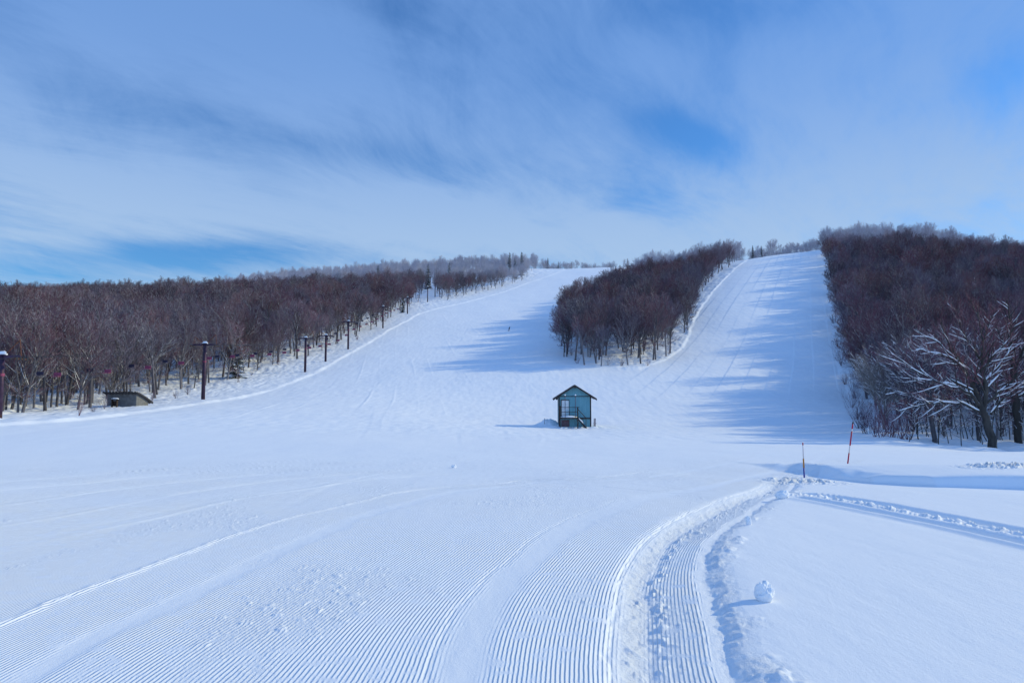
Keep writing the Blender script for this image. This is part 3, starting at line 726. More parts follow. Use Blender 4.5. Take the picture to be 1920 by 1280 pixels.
# ---- the mass of the woods behind them: one object, the same trees set out by geometry nodes
me = bpy.data.meshes.new('forest'); me.from_pydata([(t['x'], t['y'], t['z']) for t in REST], [], [])
for nm, typ, vals in (('kind_index', 'INT', [t['p'] for t in REST]), ('size', 'FLOAT', [t['s'] for t in REST]), ('turn', 'FLOAT', [t['rz'] for t in REST])):
    a = me.attributes.new(nm, typ, 'POINT'); a.data.foreach_set('value', vals)
forest = bpy.data.objects.new('forest', me); COL.objects.link(forest)
tag(forest, 'dense leafless brown wood covering the hills on both sides of the pistes', kind='stuff')
ng = bpy.data.node_groups.new('forest_trees', 'GeometryNodeTree')
ng.interface.new_socket('Geometry', in_out='INPUT', socket_type='NodeSocketGeometry'); ng.interface.new_socket('Geometry', in_out='OUTPUT', socket_type='NodeSocketGeometry')
g = NT(ng); gi = g.new('NodeGroupInput'); go = g.new('NodeGroupOutput'); join = g.new('GeometryNodeJoinGeometry')
def named(nm, typ):
    n = g.new('GeometryNodeInputNamedAttribute', data_type=typ); n.inputs[0].default_value = nm; return n.outputs[0]
ki, si, tu = named('kind_index', 'INT'), named('size', 'FLOAT'), named('turn', 'FLOAT')
rot = g.new('ShaderNodeCombineXYZ'); g.put(rot.inputs[2], tu)
for k, (o, ch) in proto_of.items():
    both = g.new('GeometryNodeJoinGeometry')
    for c, _ in ch:
        oi = g.new('GeometryNodeObjectInfo', transform_space='ORIGINAL'); oi.inputs[0].default_value = c; oi.inputs['As Instance'].default_value = False
        g.l.new(oi.outputs['Geometry'], both.inputs[0])
    cmpn = g.new('FunctionNodeCompare', data_type='INT', operation='EQUAL'); g.put(cmpn.inputs[2], ki); cmpn.inputs[3].default_value = k
    ins = g.new('GeometryNodeInstanceOnPoints'); g.l.new(gi.outputs[0], ins.inputs['Points']); g.l.new(cmpn.outputs[0], ins.inputs['Selection']); g.l.new(both.outputs[0], ins.inputs['Instance'])
    g.l.new(rot.outputs[0], ins.inputs['Rotation']); g.l.new(si, ins.inputs['Scale']); g.l.new(ins.outputs[0], join.inputs[0])
g.l.new(join.outputs[0], go.inputs[0])
md = forest.modifiers.new('trees', 'NODES'); md.node_group = ng
print('TREES', len(trees), len(SINGLE), len(REST), [len(PROTO[i][0].twig.f) for i in range(11)], [len(PROTO[i][0].wood.f) for i in range(11)])
# ------------------------------------------------------------------ firs, old trees, bushes, saplings
def at_px(px, py): x, y, _ = hit(px, py); return x, y, gz(x, y)
FIR = [fir(31, 10, 1.0), fir(32, 10, .5)]; fir_of = {}
def put_fir(x, y, H, kind, label, group=None):
    loc = (x, y, gz(x, y) - .1); s = (H/10*.92, H/10*.92, H/10)
    if kind not in fir_of:
        o = finish(FIR[kind], 'fir_tree', label, 'tree', M_FIRBARK, M_NEEDLE, True, loc, group); o.scale = s; fir_of[kind] = (o, [(c, []) for c in kids(o)])
    else: dup(fir_of[kind][0], fir_of[kind][1], loc, rng.uniform(0, 6.3), label, group, s)
for px, Z, Hp, kind, lab in [
    (441, 158, 108, 0, 'tall dark fir dusted with snow right of the second lift tower'),
    (753, 345, 34, 0, 'snow-laden fir just left of the sixth lift tower'),
    (966, 600, 42, 0, 'snow-laden fir at the front corner of the upper wood'),
    (979, 625, 46, 1, 'taller dark fir at the right corner of the upper wood'),
    (955, 640, 42, 1, 'dark fir standing further back in the upper wood'),
    (800, 520, 50, 0, 'snow-white fir straight above the seventh lift tower'),
    (840, 570, 44, 0, 'snow-white fir beside the end of the lift line'),
    (706, 560, 46, 1, 'dark fir poking out of the left wood above its middle'),
    (686, 600, 34, 0, 'small snowy fir high in the left wood'),
    (1028, 760, 26, 1, 'dark fir on the skyline left of the wide piste top'),
    (1048, 765, 20, 0, 'small pale fir on the skyline, second from the wide piste'),
    (1073, 770, 20, 1, 'small fir alone at the top of the wide piste'),
    (1180, 800, 30, 0, 'rime-white fir on the skyline left of the wood island'),
    (1146, 805, 24, 1, 'grey fir on the skyline above the wide piste'),
    (1419, 500, 26, 1, 'small fir at the upper left corner of the right piste'),
    (1436, 510, 24, 0, 'small snowy fir above the right piste, second from its corner'),
    (1790, 540, 52, 1, 'dark fir rising above the crest of the right wood'),
    (1699, 545, 48, 1, 'dark fir top showing at the summit of the right wood')]:
    put_fir(pu(px)*Z, Z, Hp*Z/1280, kind, lab, 'firs among the bare trees')
# -- the old spreading tree under heavy snow
def px_tree(Z, ox, oy, limbs, seed, snowy, P, H, R):
    """limbs: (list of photo pixels, depth drift, start radius, end radius); metres are taken at the tree's own distance"""
    r = random.Random(seed); T = Tree(); m = Z/1280; P = dict(P, snow=snowy, snow_to=2)
    for pts, drift, ra, rb in limbs:
        n = len(pts); v = [Vector(((x-ox)*m, drift*i/(n-1) + r.uniform(-.1, .1)*(i > 0), (oy-y)*m)) for i, (x, y) in enumerate(pts)]
        # refine and make crooked
        q = []
        for i in range(n-1):
            for k in range(3):
                t = k/3; e = v[i].lerp(v[i+1], t); q.append(e + Vector((r.uniform(-1, 1), r.uniform(-1, 1), r.uniform(-1, 1)))*.09*(i+k > 0))
        q.append(v[-1]); k = len(q)-1; rads = [(ra + (rb-ra)*(i/k)**.8)*(.8 if rb < .2 else .85) for i in range(k+1)]
        T.wood.tube(q, rads, 8, False)
        if rb < .2:
            T.snow_on(q, rads, snowy*1.35, r)
            shoots(T, q, ra*.8, 0, P, r)
    return T
OLDP = dict(BEECH, n=[15, 7, 6], t0=[.12, .15, .12], len=[.40, .5, .5], rmin=[.028, .014, .010], lift=.22, bend=.2)
Tt = px_tree(63.5, 1858, 837, [
    ([(1858,845),(1853,805),(1845,778),(1838,755)], 0, .46, .34),
    ([(1838,755),(1826,715),(1815,690),(1800,672),(1790,640),(1778,600)], .6, .27, .04),
    ([(1842,765),(1848,735),(1845,700),(1842,670),(1846,630),(1838,580)], -.3, .27, .04),
    ([(1838,758),(1815,735),(1780,720),(1740,712),(1700,690),(1668,668)], -1.6, .20, .03),
    ([(1840,770),(1810,752),(1770,752),(1735,756),(1700,768)], 1.4, .16, .03),
    ([(1815,690),(1785,668),(1750,660),(1712,652)], -.8, .15, .03),
    ([(1800,672),(1770,640),(1735,612)], 1.0, .12, .03),
    ([(1850,750),(1875,725),(1900,700),(1930,678)], -1.2, .17, .03),
    ([(1846,715),(1870,695),(1895,665),(1918,640)], .9, .15, .03),
    ([(1845,690),(1862,665),(1885,640),(1902,605)], -.6, .14, .03),
    ([(1856,772),(1880,748),(1908,728),(1940,712)], 1.0, .14, .03),
    ([(1842,670),(1825,640),(1812,610),(1806,572)], .4, .13, .03),
    ([(1846,640),(1862,608),(1872,576)], 0, .10, .03)], 5, 1.0, OLDP, 13, 7)
finish(Tt, 'old_tree', 'old spreading leafless tree with thick snow lying along every limb', 'tree', M_DARKBARK, M_TWIG, True, (HERO[0], HERO[1], gz(*HERO)))
Tt = px_tree(69, 1906, 835, [([(1906,845),(1905,790),(1903,740),(1904,690)], 0, .42, .32),
    ([(1904,690),(1900,650),(1908,610),(1903,565)], .5, .26, .04), ([(1904,700),(1920,660),(1935,620)], -.6, .2, .04),
    ([(1904,735),(1885,705),(1868,680)], .8, .13, .03), ([(1905,750),(1930,730),(1950,712)], -.8, .13, .03), ([(1903,668),(1886,640),(1875,610)], .3, .12, .03)], 8, 1.0, OLDP, 14, 5)
finish(Tt, 'old_tree', 'thick dark trunk with snow in its fork, right of the old spreading tree', 'tree', M_DARKBARK, M_TWIG, True, (OLD2[0], OLD2[1], gz(*OLD2)))
Tt = px_tree(67, 1748, 822, [([(1748,830),(1744,790),(1742,750)], 0, .30, .22), ([(1742,750),(1735,712),(1722,680),(1712,640)], .3, .17, .03), ([(1742,752),(1752,715),(1758,670),(1752,630)], -.4, .16, .03),
    ([(1743,765),(1725,745),(1700,738),(1672,728)], -.9, .12, .03), ([(1735,712),(1710,700),(1682,672)], .6, .1, .03)], 9, 1.2, OLDP, 11, 5)
finish(Tt, 'old_tree', 'forked snowy tree with a leaning trunk, left of the old spreading tree', 'tree', M_BARK, M_TWIG, True, (OLD3[0], OLD3[1], gz(*OLD3)))
# a silvery many-branched tree at the piste edge
x, y = pu(1655)*82, 82.0
finish(beech(301, 11.5, split=.14, spread=.36, nl=10, snowy=.5), 'pale_tree', 'pale silver-grey branching tree at the piste edge, brighter than the brown wood around', 'tree', M_GREYTWIG, M_GREYTWIG, True, (x, y, gz(x, y) - .1))
BUSH = [bush(51, 3.2, 10), bush(52, 4.4, 8), bush(53, 2.4, 12)]; bush_of = {}
def put_bush(x, y, s, k, label, group):
    loc = (x, y, gz(x, y) - .05)
    if k not in bush_of:
        o = finish(BUSH[k], 'bare_bush', label, 'bush', M_TWIG, M_TWIG, False, loc, group); o.scale = (s,)*3; bush_of[k] = (o, [(c, []) for c in kids(o)])
    else: dup(bush_of[k][0], bush_of[k][1], loc, rng.uniform(0, 6.3), label, group, (s,)*3)
edge = [(1636, 72), (1652, 70), (1668, 69), (1684, 68), (1622, 80), (1640, 77), (1662, 74), (1610, 92), (1625, 90), (1700, 67), (1604, 106), (1615, 103), (1596, 122), (1602, 133), (1586, 150), (1580, 172), (1574, 195), (1568, 225), (1562, 262), (1560, 300)]
for i, (px, Z) in enumerate(sorted(edge, key=lambda e: e[0])):
    put_bush(pu(px)*Z, Z, rng.uniform(.8, 1.25)*(1 if Z < 120 else 1.3), i % 3, f'bare brown bush along the edge of the right wood, {nth(i)} from left', 'bushes along the right wood')
for i, (px, Z, s) in enumerate([(150, 76, .5), (176, 84, .45), (196, 90, .6), (285, 104, .5), (330, 120, .6), (352, 128, .7), (446, 150, .95), (470, 163, .6), (520, 184, .7), (602, 212, .9), (668, 238, .9), (720, 300, 1.0), (782, 420, 1.1)]):
    put_bush(pu(px)*Z, Z, s, (i+1) % 3, f'bare twiggy bush along the edge of the left wood, {nth(i)} from left', 'bushes along the left wood')
for i, (px, Z, s) in enumerate([(1083, 180, .7), (1140, 179, .8), (1166, 176, .9), (1215, 175, .7), (1256, 190, .8), (1292, 228, 1.0), (828, 455, 1.3), (1300, 262, 1.0), (1072, 196, 1.0)]):
    put_bush(pu(px)*Z, Z, s, i % 3, f'bare bush under the middle woods, {nth(i)} from the front' , 'bushes by the wood between the pistes')
def sapling(seed, H):
    r = random.Random(seed); T = Tree(); q = wander(Vector((0, 0, -.3)), Vector((r.uniform(-.25, .25), r.uniform(-.1, .1), 1)), H, 8, .13, .12, r)
    rd = [.055*(1-.8*i/8) for i in range(9)]; T.wood.tube(q, rd, 5, False)
    P = dict(BEECH, n=[5, 4], t0=[.2, .2], len=[.5, .5], rmin=[.012, .009], twig_from=0, snow=.5, ang=[(.3, .7), (.3, .7)])
    for j in range(9):
        p, d = along(q, .22 + .75*j/9); an = r.uniform(0, 6.3); b_ = wander(p, Vector((math.cos(an), math.sin(an), r.uniform(.4, 1.2))), H*.28*(1.1-.08*j), 5, .13, .15, r)
        k = [.028*(1-.8*i/5) for i in range(6)]; T.wood.tube(b_, k, 4, False); T.snow_on(b_, k, .7, r); shoots(T, b_, .02, 0, P, r)
    return T
SAP = [sapling(61, 5.5), sapling(62, 4.2), sapling(63, 6.5)]; sap_of = {}
sp = []
for i in range(34):
    px = 1690 + 236*(i + rng.random())/34; Z = rng.uniform(65, 76)
    if any(abs(px - p) < 5 and Z < 70 for p in (1858, 1906, 1748)): continue
    sp.append((px, Z))
for i, (px, Z) in enumerate(sorted(sp)):
    k = i % 3; x, y = pu(px)*Z, Z; loc = (x, y, gz(x, y) - .05); lab = f'thin crooked sapling in the snow before the right wood, {nth(i)} from left'; grp = 'saplings in front of the right wood'; s = rng.uniform(.7, 1.1)
    if k not in sap_of:
        o = finish(SAP[k], 'young_tree', lab, 'sapling', M_DARKBARK, M_TWIG, True, loc, grp); o.scale = (s,)*3; sap_of[k] = (o, [(c, []) for c in kids(o)])
    else: dup(sap_of[k][0], sap_of[k][1], loc, rng.uniform(0, 6.3), lab, grp, (s,)*3)
# ------------------------------------------------------------------ chair lift
M_PURPLE = paint('purple_steel', (.055, .032, .062), .5, .25, 3, .3, (.10, .05, .035))
M_RUST = paint('rusty_steel', (.16, .06, .035), .7, .3, 6, .2)
M_DARKST = paint('dark_steel', (.035, .035, .042), .5, .2, 5, .5)
M_SEAT = paint('plum_seat', (.24, .05, .10), .5, .2, 4)
M_SEATB = paint('navy_seat', (.035, .03, .06), .5, .2, 4)
TOWERS = [(0, 70, 665, 783), (381, 115, 644, 752), (571, 171, 633, 697), (609, 190, 628, 679), (651, 215, 602, 655), (716, 273, 574, 615), (762, 336, 557, 590), (800, 416, 538, 571), (814, 456, 529, 558)]
def line_x(px, Z): return pu(px)*Z
def make_tower(label, loc, H):
    t = thing('lift_tower', label, 'lift tower', loc, 0, 'towers of the chair lift')
    m = MB(); m.tube([(0, 0, -.6), (0, 0, H*.5), (0, 0, H)], [.30, .28, .25], 14); m.build('pole', M_PURPLE, t, True)
    m = MB(); m.box((-1.95, -.13, H-.34), (1.95, .13, H-.06)); m.box((-.42, -.3, H-.06), (.42, .3, H+.02)); m.build('crossarm', M_PURPLE, t, bevel=.02)
    m = MB()
    for s in (-1, 1):
        m.bar((s*.3, 0, H), (s*1.75, 0, H+1.55 if s > 0 else H+1.15), .055); m.bar((s*1.75, 0, H+1.5 if s > 0 else H+1.1), (s*1.95, 0, H-.1), .045)
    m.build('lifting_frame', M_RUST, t)
    for s in (-1, 1):
        g = MB(); g.box((s*2.02-.05, -.95, H-.52), (s*2.02+.05, .95, H-.36)); sh = g.build('sheave_train', M_RUST, t, bevel=.015)
        w_ = MB()
        for k in (-.75, -.25, .25, .75): w_.tube([(s*2.02-.07, k, H-.42), (s*2.02+.07, k, H-.42)], [.19, .19], 12)
        w_.build('sheave', M_DARKST, sh)
    m = MB()
    for s in (-.19, .19): m.bar((s, -.36, .2), (s, -.34, H-.3), .02, 4)
    for k in range(int((H-.6)/.45)): m.bar((-.19, -.36, .4+k*.45), (.19, -.36, .4+k*.45), .015, 4)
    m.build('ladder', M_DARKST, t)
    m = MB(); m.tube([(-.5, 0, H+.0), (-.2, .02, H+.13), (.2, 0, H+.15), (.48, 0, H+.02)], [.1, .24, .25, .09], 8); m.build('snow_cap', M_SNOW, t, True)
    m = MB(); m.tube([(0, 0, H*.66), (0, 0, H*.66+.28)], [.315, .31], 14); m.build('band', M_SEAT, t)
    return t
tops = []
wordz = ['bottom lift tower, cut by the left edge of the photo, rusty arms', 'second lift tower, nearest complete purple pole with snowy cap', 'third lift tower up the slope, left one of a close pair', 'fourth lift tower, right one of the close pair', 'fifth lift tower, standing clear on the snow strip', 'sixth lift tower, alone halfway up the strip', 'seventh lift tower, beside the snowy fir', 'eighth lift tower, left of the topmost pair', 'topmost lift tower, smallest, in the gap of the wood']
for i, (px, Z, yt, yb) in enumerate(TOWERS):
    x = line_x(px, Z); z = gz(x, Z); r_ = ur(px, yt)[1]; H = max(r_*Z - z, 5.5)
    make_tower(wordz[i], (x, Z, z), H); tops.append(Vector((x, Z, z + H)))
cab = MB(); strand = {}
ends = [tops[0] + Vector((0, -45, -4.0))] + tops + [tops[-1] + Vector((4, 60, 14))]
for s in (-1, 1):
    pts = []
    for a, b in zip(ends[:-1], ends[1:]):
        n = 12; sag = (b-a).length*.012
        for k in range(n): t = k/n; pts.append(a.lerp(b, t) + Vector((s*2.02, 0, -.2 - sag*4*t*(1-t))))
    pts.append(ends[-1] + Vector((s*2.02, 0, -.2))); strand[s] = pts; cab.tube(pts, [.026]*len(pts), 5)
tag(cab.build('haul_cable', M_DARKST), 'thin dark haul cable strung over the lift towers before the left wood', 'cable')
def make_chair(mat, label, loc, grp):
    t = thing('lift_chair', label, 'lift chair', loc, 0, grp)
    m = MB(); m.tube([(0, 0, .02), (0, .02, -.35), (.02, .38, -.7), (.02, .42, -1.5), (.02, .34, -1.85)], [.024]*5, 6); m.tube([(-.36, .34, -1.85), (.36, .34, -1.85)], [.02]*2, 6)
    for s in (-.36, .36): m.tube([(s, .34, -1.5), (s, .34, -2.15), (s, -.12, -2.2)], [.02]*3, 6)
    m.build('hanger', M_DARKST, t)
    m = MB(); m.box((-.40, -.16, -2.22), (.40, .34, -2.15)); m.build('seat', mat, t, bevel=.02)
    m = MB(); m.box((-.42, .30, -2.12), (.42, .36, -1.74)); m.build('backrest', mat, t, bevel=.02)
    return t
protoc = {}
for s, mat, nm in ((1, M_SEAT, 'plum red'), (-1, M_SEATB, 'dark navy')):
    pts = strand[s]; P_ = np.array([tuple(p) for p in pts]); n = 0
    y = 66.0 + (0 if s > 0 else 3.0)
    while y < 300:
        if all(abs(y - t[1]) > 1.6 for t in TOWERS):
            x = float(np.interp(y, P_[:, 1], P_[:, 0])); z = float(np.interp(y, P_[:, 1], P_[:, 2]))
            if x/y > -.755:
                lab = f'{nm} single chair on the lift cable, {nth(n)} of its colour from the left'; grp = 'chairs hanging from the lift cable'
                if s not in protoc: o = make_chair(mat, lab, (x, y, z), grp); protoc[s] = (o, [(c, []) for c in kids(o)])
                else: dup(protoc[s][0], protoc[s][1], (x, y, z), rng.uniform(-.1, .1), lab, grp)
                n += 1
        y += 9.2
# ------------------------------------------------------------------ shed under the lift
M_CONC = paint('grey_block_wall', (.15, .155, .16), .85, .2, 2.5, 0, (.14, .14, .135))
M_CONCL = paint('pale_side_wall', (.16, .16, .16), .85, .2, 2.5, 0, (.2, .19, .16))
M_ROOFD = paint('dark_corrugated_roof', (.045, .042, .045), .6, .25, 5)
M_WOODD = paint('dark_timber', (.05, .035, .028), .8, .3, 6, 0, (.03, .022, .02))
sx_, sy_ = SHED; sz = gz(*SHED)
t = thing('block_shed', 'small grey block shed with a dark corrugated lean-to roof beside the left wood', 'shed', (sx_, sy_, sz - .35), math.radians(-3))
m = MB(); m.box((-2.1, -1.5, -.5), (2.1, -1.32, 2.1)); m.build('front_wall', M_CONC, t)
m = MB(); m.prism([(-1.32, -.5), (1.4, -.5), (1.4, 1.35), (-1.32, 2.1)], 0, .18)
o = m.build('side_wall', M_CONCL, t); o.rotation_euler = (0, 0, PI/2); o.location = (2.1, 0, 0)
m = MB(); m.prism([(-1.32, -.5), (1.4, -.5), (1.4, 1.35), (-1.32, 2.1)], 0, .18)
o = m.build('side_wall', M_CONC, t); o.rotation_euler = (0, 0, PI/2); o.location = (-1.92, 0, 0)
m = MB(); m.box((-1.92, 1.4, -.5), (1.92, 1.55, 1.3)); m.build('back_wall', M_CONC, t)
m = MB(); prof = []; n = 44                                      # corrugations run from front eave to back
for k in range(n+1):
    xx = -2.5 + 5.0*k/n; prof.append((xx, .06*math.sin(k*PI/2)))
full = prof + [(x, z - .07) for x, z in reversed(prof)]
for k in range(n):
    (x0, z0), (x1, z1) = prof[k], prof[k+1]
    f = lambda xx, zz, yy: (xx, yy, 2.30 + zz - (yy+1.9)*.27 - (.10*(yy+1.9)**2/3.6))
    ysub = [-1.95, -1, 0, 1, 1.95]
    for ya, yb in zip(ysub[:-1], ysub[1:]):
        m.add([f(x0, z0, ya), f(x1, z1, ya), f(x1, z1, yb), f(x0, z0, yb), f(x0, z0-.2, ya), f(x1, z1-.2, ya), f(x1, z1-.2, yb), f(x0, z0-.2, yb)],
              [(0, 1, 2, 3), (7, 6, 5, 4), (0, 4, 5, 1), (2, 6, 7, 3)] + ([(0, 3, 7, 4)] if k == 0 else []) + ([(1, 5, 6, 2)] if k == n-1 else []))
m.build('roof', M_ROOFD, t)
m = MB(); m.tube([(1.2, 1.6, 1.42), (2.0, 1.75, 1.36), (2.2, 1.0, 1.55)], [.1, .13, .05], 6); m.build('snow_patch', M_SNOW, t, True)
bx, by = pu(216)*94, 94.0; bz = gz(bx, by)
t = thing('wooden_stand', 'small dark timber stand with a snow covered board beside the block shed', 'stand', (bx, by, bz), math.radians(12))
m = MB(); m.box((-.38, -.25, -.3), (-.28, .25, 1.0)); m.box((.22, -.25, -.3), (.32, .25, 1.0)); m.box((-.28, .15, .1), (.22, .2, .8)); m.build('frame', M_WOODD, t)
m = MB(); m.box((-.5, -.35, 1.0), (.5, .35, 1.06)); m.build('board', M_WOODD, t)
m = MB(); m.tube([(-.45, 0, 1.09), (-.2, 0, 1.12), (.25, 0, 1.12), (.47, 0, 1.09)], [.08, .12, .12, .06], 8); m.build('snow_cap', M_SNOW, t, True)
# ------------------------------------------------------------------ blue hut on the piste
M_BLUE = None
def hut_paint():
    m, t, b = material('teal_boards'); tc = t.new('ShaderNodeTexCoord').outputs['Object']
    n = t.noise(t.map(tc, (1, 1, .25)), 2.2, 6, .6); c = t.mix(t.ramp(n, .3, .7), C4((.118, .295, .36)), C4((.152, .355, .415)))
    st = t.noise(t.map(tc, (5, 5, .35)), 1.6, 5, .6); c = t.mix(t.mul(t.ramp(st, .6, .78), .6), c, C4((.16, .15, .14)))
    sx = t.new('ShaderNodeSeparateXYZ'); t.put(sx.inputs[0], tc)
    b.inputs['Roughness'].default_value = .55; t.put(b.inputs['Base Color'], c)
    # sheet joints
    g = t.m('PINGPONG', t.add(sx.outputs[0], sx.outputs[1]), .15); bp = t.new('ShaderNodeBump'); bp.inputs['Distance'].default_value = .02; bp.inputs['Strength'].default_value = .8
    t.put(bp.inputs['Height'], t.ramp(g, 0, .02)); t.put(b.inputs['Normal'], bp.outputs[0]); return m
M_BLUE = hut_paint()
M_FRAME = paint('dark_frame', (.045, .038, .036), .7, .3, 5)
M_HROOF = paint('hut_roof_metal', (.055, .042, .05), .5, .25, 4, 0, (.10, .06, .05))
M_DOOR = paint('white_door', (.62, .66, .68), .5, .1, 4)
M_DOORB = paint('pale_blue_door', (.42, .56, .62), .5, .12, 4)
M_PIPE = paint('plum_pipe', (.085, .055, .085), .5, .2, 6)
M_PANEL = paint('faded_plum_panel', (.14, .09, .11), .7, .3, 4)
M_BOARD = paint('weathered_pink_board', (.36, .30, .30), .8, .2, 5)
hx, hy = HUT; hz = gz(hx, hy - 2.6)
zb = ur(1075, 800)[1]*(hy-2.1)        # the foot of the front wall as seen
hut = thing('operator_hut', 'teal blue gabled hut with dark corner posts and raised snowy platform on the piste', 'hut', (hx, hy, zb - .05), math.radians(-2.5))
Wd, Dp, Hw, Hr = 2.06, 2.3, 3.98, 5.28          # half width, half depth, eave and ridge heights
m = MB(); m.prism([(-Wd, -.5), (Wd, -.5), (Wd, Hw), (0, Hr-.06), (-Wd, Hw)], -Dp, -Dp+.1); m.build('front_wall', M_BLUE, hut)
m = MB(); m.prism([(-Wd, -.5), (Wd, -.5), (Wd, Hw), (0, Hr-.06), (-Wd, Hw)], Dp-.1, Dp); m.build('back_wall', M_BLUE, hut)
m = MB(); m.box((-Wd, -Dp+.1, -.5), (-Wd+.1, Dp-.1, Hw)); m.build('side_wall', M_BLUE, hut)
m = MB(); m.box((Wd-.1, -Dp+.1, -.5), (Wd, Dp-.1, Hw)); m.build('side_wall', M_BLUE, hut)
for x_, y_ in ((-Wd, -Dp), (Wd, -Dp), (-Wd, Dp), (Wd, Dp)):
    m = MB(); sx1 = 1 if x_ > 0 else -1; m.box((x_ - (.14 if sx1 > 0 else .03), y_ - (.03 if y_ < 0 else .13), -.5), (x_ + (.03 if sx1 > 0 else .14), y_ + (.13 if y_ < 0 else .03), Hw - .02)); m.build('corner_post', M_FRAME, hut)
for s in (-1, 1):
    sl = (Hr-Hw)/Wd; xo = Wd + .72; zo = Hr - sl*xo
    m = MB(); m.prism([(0, Hr+.02), (s*xo, zo+.02), (s*xo, zo+.14), (0, Hr+.15)][::s], -Dp-.5, Dp+.45); rf = m.build('roof_panel', M_HROOF, hut)
    q = MB(); q.prism([(0, Hr-.09), (s*xo, zo-.12), (s*xo, zo+.03), (0, Hr+.10)][::s], -Dp-.53, -Dp-.46); q.build('bargeboard', M_FRAME, rf)
    q = MB(); q.box((s*(Wd+.2) - .13, -Dp-.40, Hw-.28), (s*(Wd+.2)+.13, -Dp+.0, Hw-.10)); q.build('eave_bracket', M_FRAME, rf)
m = MB(); m.box((-.16, -Dp-.44, Hr-.28), (.16, -Dp-.02, Hr-.08)); m.build('ridge_beam', M_FRAME, hut)
m = MB(); m.box((-Wd+.14, -Dp-.05, Hw-.09), (Wd-.14, -Dp-.001, Hw+.0)); m.build('tie_beam', M_FRAME, hut)
m = MB(); m.box((.34, -Dp-.10, 1.06), (Wd-.14, -Dp-.001, 1.24)); m.build('floor_beam', M_FRAME, hut)
d_ = MB(); d_.box((-1.80, -Dp-.05, 1.34), (-.70, -Dp-.001, 3.52)); dr = d_.build('door', M_FRAME, hut)
q = MB(); q.box((-1.68, -Dp-.075, 1.40), (-1.28, -Dp-.052, 3.42)); q.build('door_leaf', M_DOOR, dr, bevel=.008)
q = MB(); q.box((-1.22, -Dp-.075, 1.40), (-.76, -Dp-.052, 3.42)); q.build('door_leaf', M_DOORB, dr, bevel=.008)
q = MB(); q.box((-1.18, -Dp-.082, 2.3), (-.80, -Dp-.077, 3.34)); q.build('door_window', M_DOOR, dr)
q = MB(); q.bar((-1.24, -Dp-.11, 2.28), (-1.24, -Dp-.11, 2.5), .015); q.build('handle', M_DARKST, dr)
# platform, rails and stair
yd0, yd1 = -Dp-1.25, -Dp-.06
m = MB(); m.box((-1.98, yd0, 1.12), (.36, yd1-.06, 1.28)); dk = m.build('platform', M_WOODD, hut)
m = MB(); m.tube([(-1.9, yd0+.35, 1.30), (-1.2, yd0+.42, 1.36), (-.5, yd0+.35, 1.36), (.25, yd0+.4, 1.30)], [.16, .30, .32, .14], 10); o = m.build('platform_snow', M_SNOW, dk, True); o.scale = (1, 1, .62); o.location = (0, 0, .47)
for x_, top in ((-1.92, 2.75), (.30, 2.62)):
    m = MB(); m.box((x_-.07, yd0, -.5), (x_+.07, yd0+.14, top)); m.build('platform_post', M_WOODD, hut)
m = MB()
for z_ in (1.98, 2.56): m.box((-1.85, yd0+.03, z_-.035), (.52 if z_ > 2.3 else .23, yd0+.09, z_+.035))
m.build('railing', M_FRAME, hut)
for x_, top in ((-1.28, 4.06), (.02, 4.06)):
    m = MB(); m.tube([(x_, yd0-.06, 1.2), (x_, yd0-.06, top)], [.034]*2, 8); p_ = m.build('pipe', M_PIPE, hut, True)
    q = MB(); q.tube([(x_, yd0-.06, top-.02), (x_, yd0-.06, top+.05), (x_, yd0-.06, top+.14)], [.09, .11, .03], 8); q.build('snow_cap', M_SNOW, p_, True)
m = MB()
for yy in (yd0+.12, yd1-.2):
    m.add([(.36, yy-.03, 1.18), (.36, yy+.03, 1.18), (1.45, yy+.03, -.05), (1.45, yy-.03, -.05), (.36, yy-.03, .98), (.36, yy+.03, .98), (1.30, yy+.03, -.12), (1.30, yy-.03, -.12)], [(0, 1, 2, 3), (7, 6, 5, 4), (0, 3, 7, 4), (1, 5, 6, 2), (0, 4, 5, 1), (3, 2, 6, 7)])
for k in range(5): m.box((.42+.2*k, yd0+.15, .98-.225*k), (.64+.2*k, yd1-.23, 1.02-.225*k))
stair = m.build('stair', M_WOODD, hut)
m = MB(); m.tube([(.2, yd0+.06, 2.45), (.45, yd0+.06, 2.2), (1.35, yd0+.06, 1.2)], [.045]*3, 6); m.tube([(1.33, yd0+.06, 1.24), (1.33, yd0+.06, .0)], [.035]*2, 6); m.build('handrail', M_FRAME, hut)
m = MB(); m.tube([(.42, yd0+.2, 1.2), (.75, yd0+.2, .84), (1.0, yd0+.2, .55)], [.06, .09, .04], 6); m.build('stair_snow', M_SNOW, hut, True)
m = MB(); m.box((-1.75, -Dp-.04, .05), (-.72, -Dp-.002, .95)); m.build('lower_panel', M_PANEL, hut)
m = MB(); m.tube([(-Wd-.25, -Dp-.25, Hw-.36), (-Wd-.25, -Dp-.05, Hw-.36)], [.12, .14], 10); lm = m.build('floodlight', M_DARKST, hut)
bxx = hx + 2.42; byy = hy - Dp + .1
m = MB(); m.box((-.13, -.03, -.5), (.13, .03, 1.1)); m.box((-.2, -.07, .42), (.2, -.031, .5))
o = m.build('upright_board', M_BOARD); o.location = (bxx, byy, zb); o.rotation_euler = (0, math.radians(2), .1); tag(o, 'weathered pinkish board standing upright at the right corner of the hut', 'board')
sx0 = hx - 3.9; sy0 = hy - .5; s0 = gz(sx0, sy0)
m = MB(); m.tube([(0, 0, -.4), (.02, 0, .75)], [.03, .025], 6); o = m.build('thin_stake', M_WOODD); o.location = (sx0, sy0, s0); tag(o, 'short thin stake poking out of the snow mound left of the hut', 'stake')
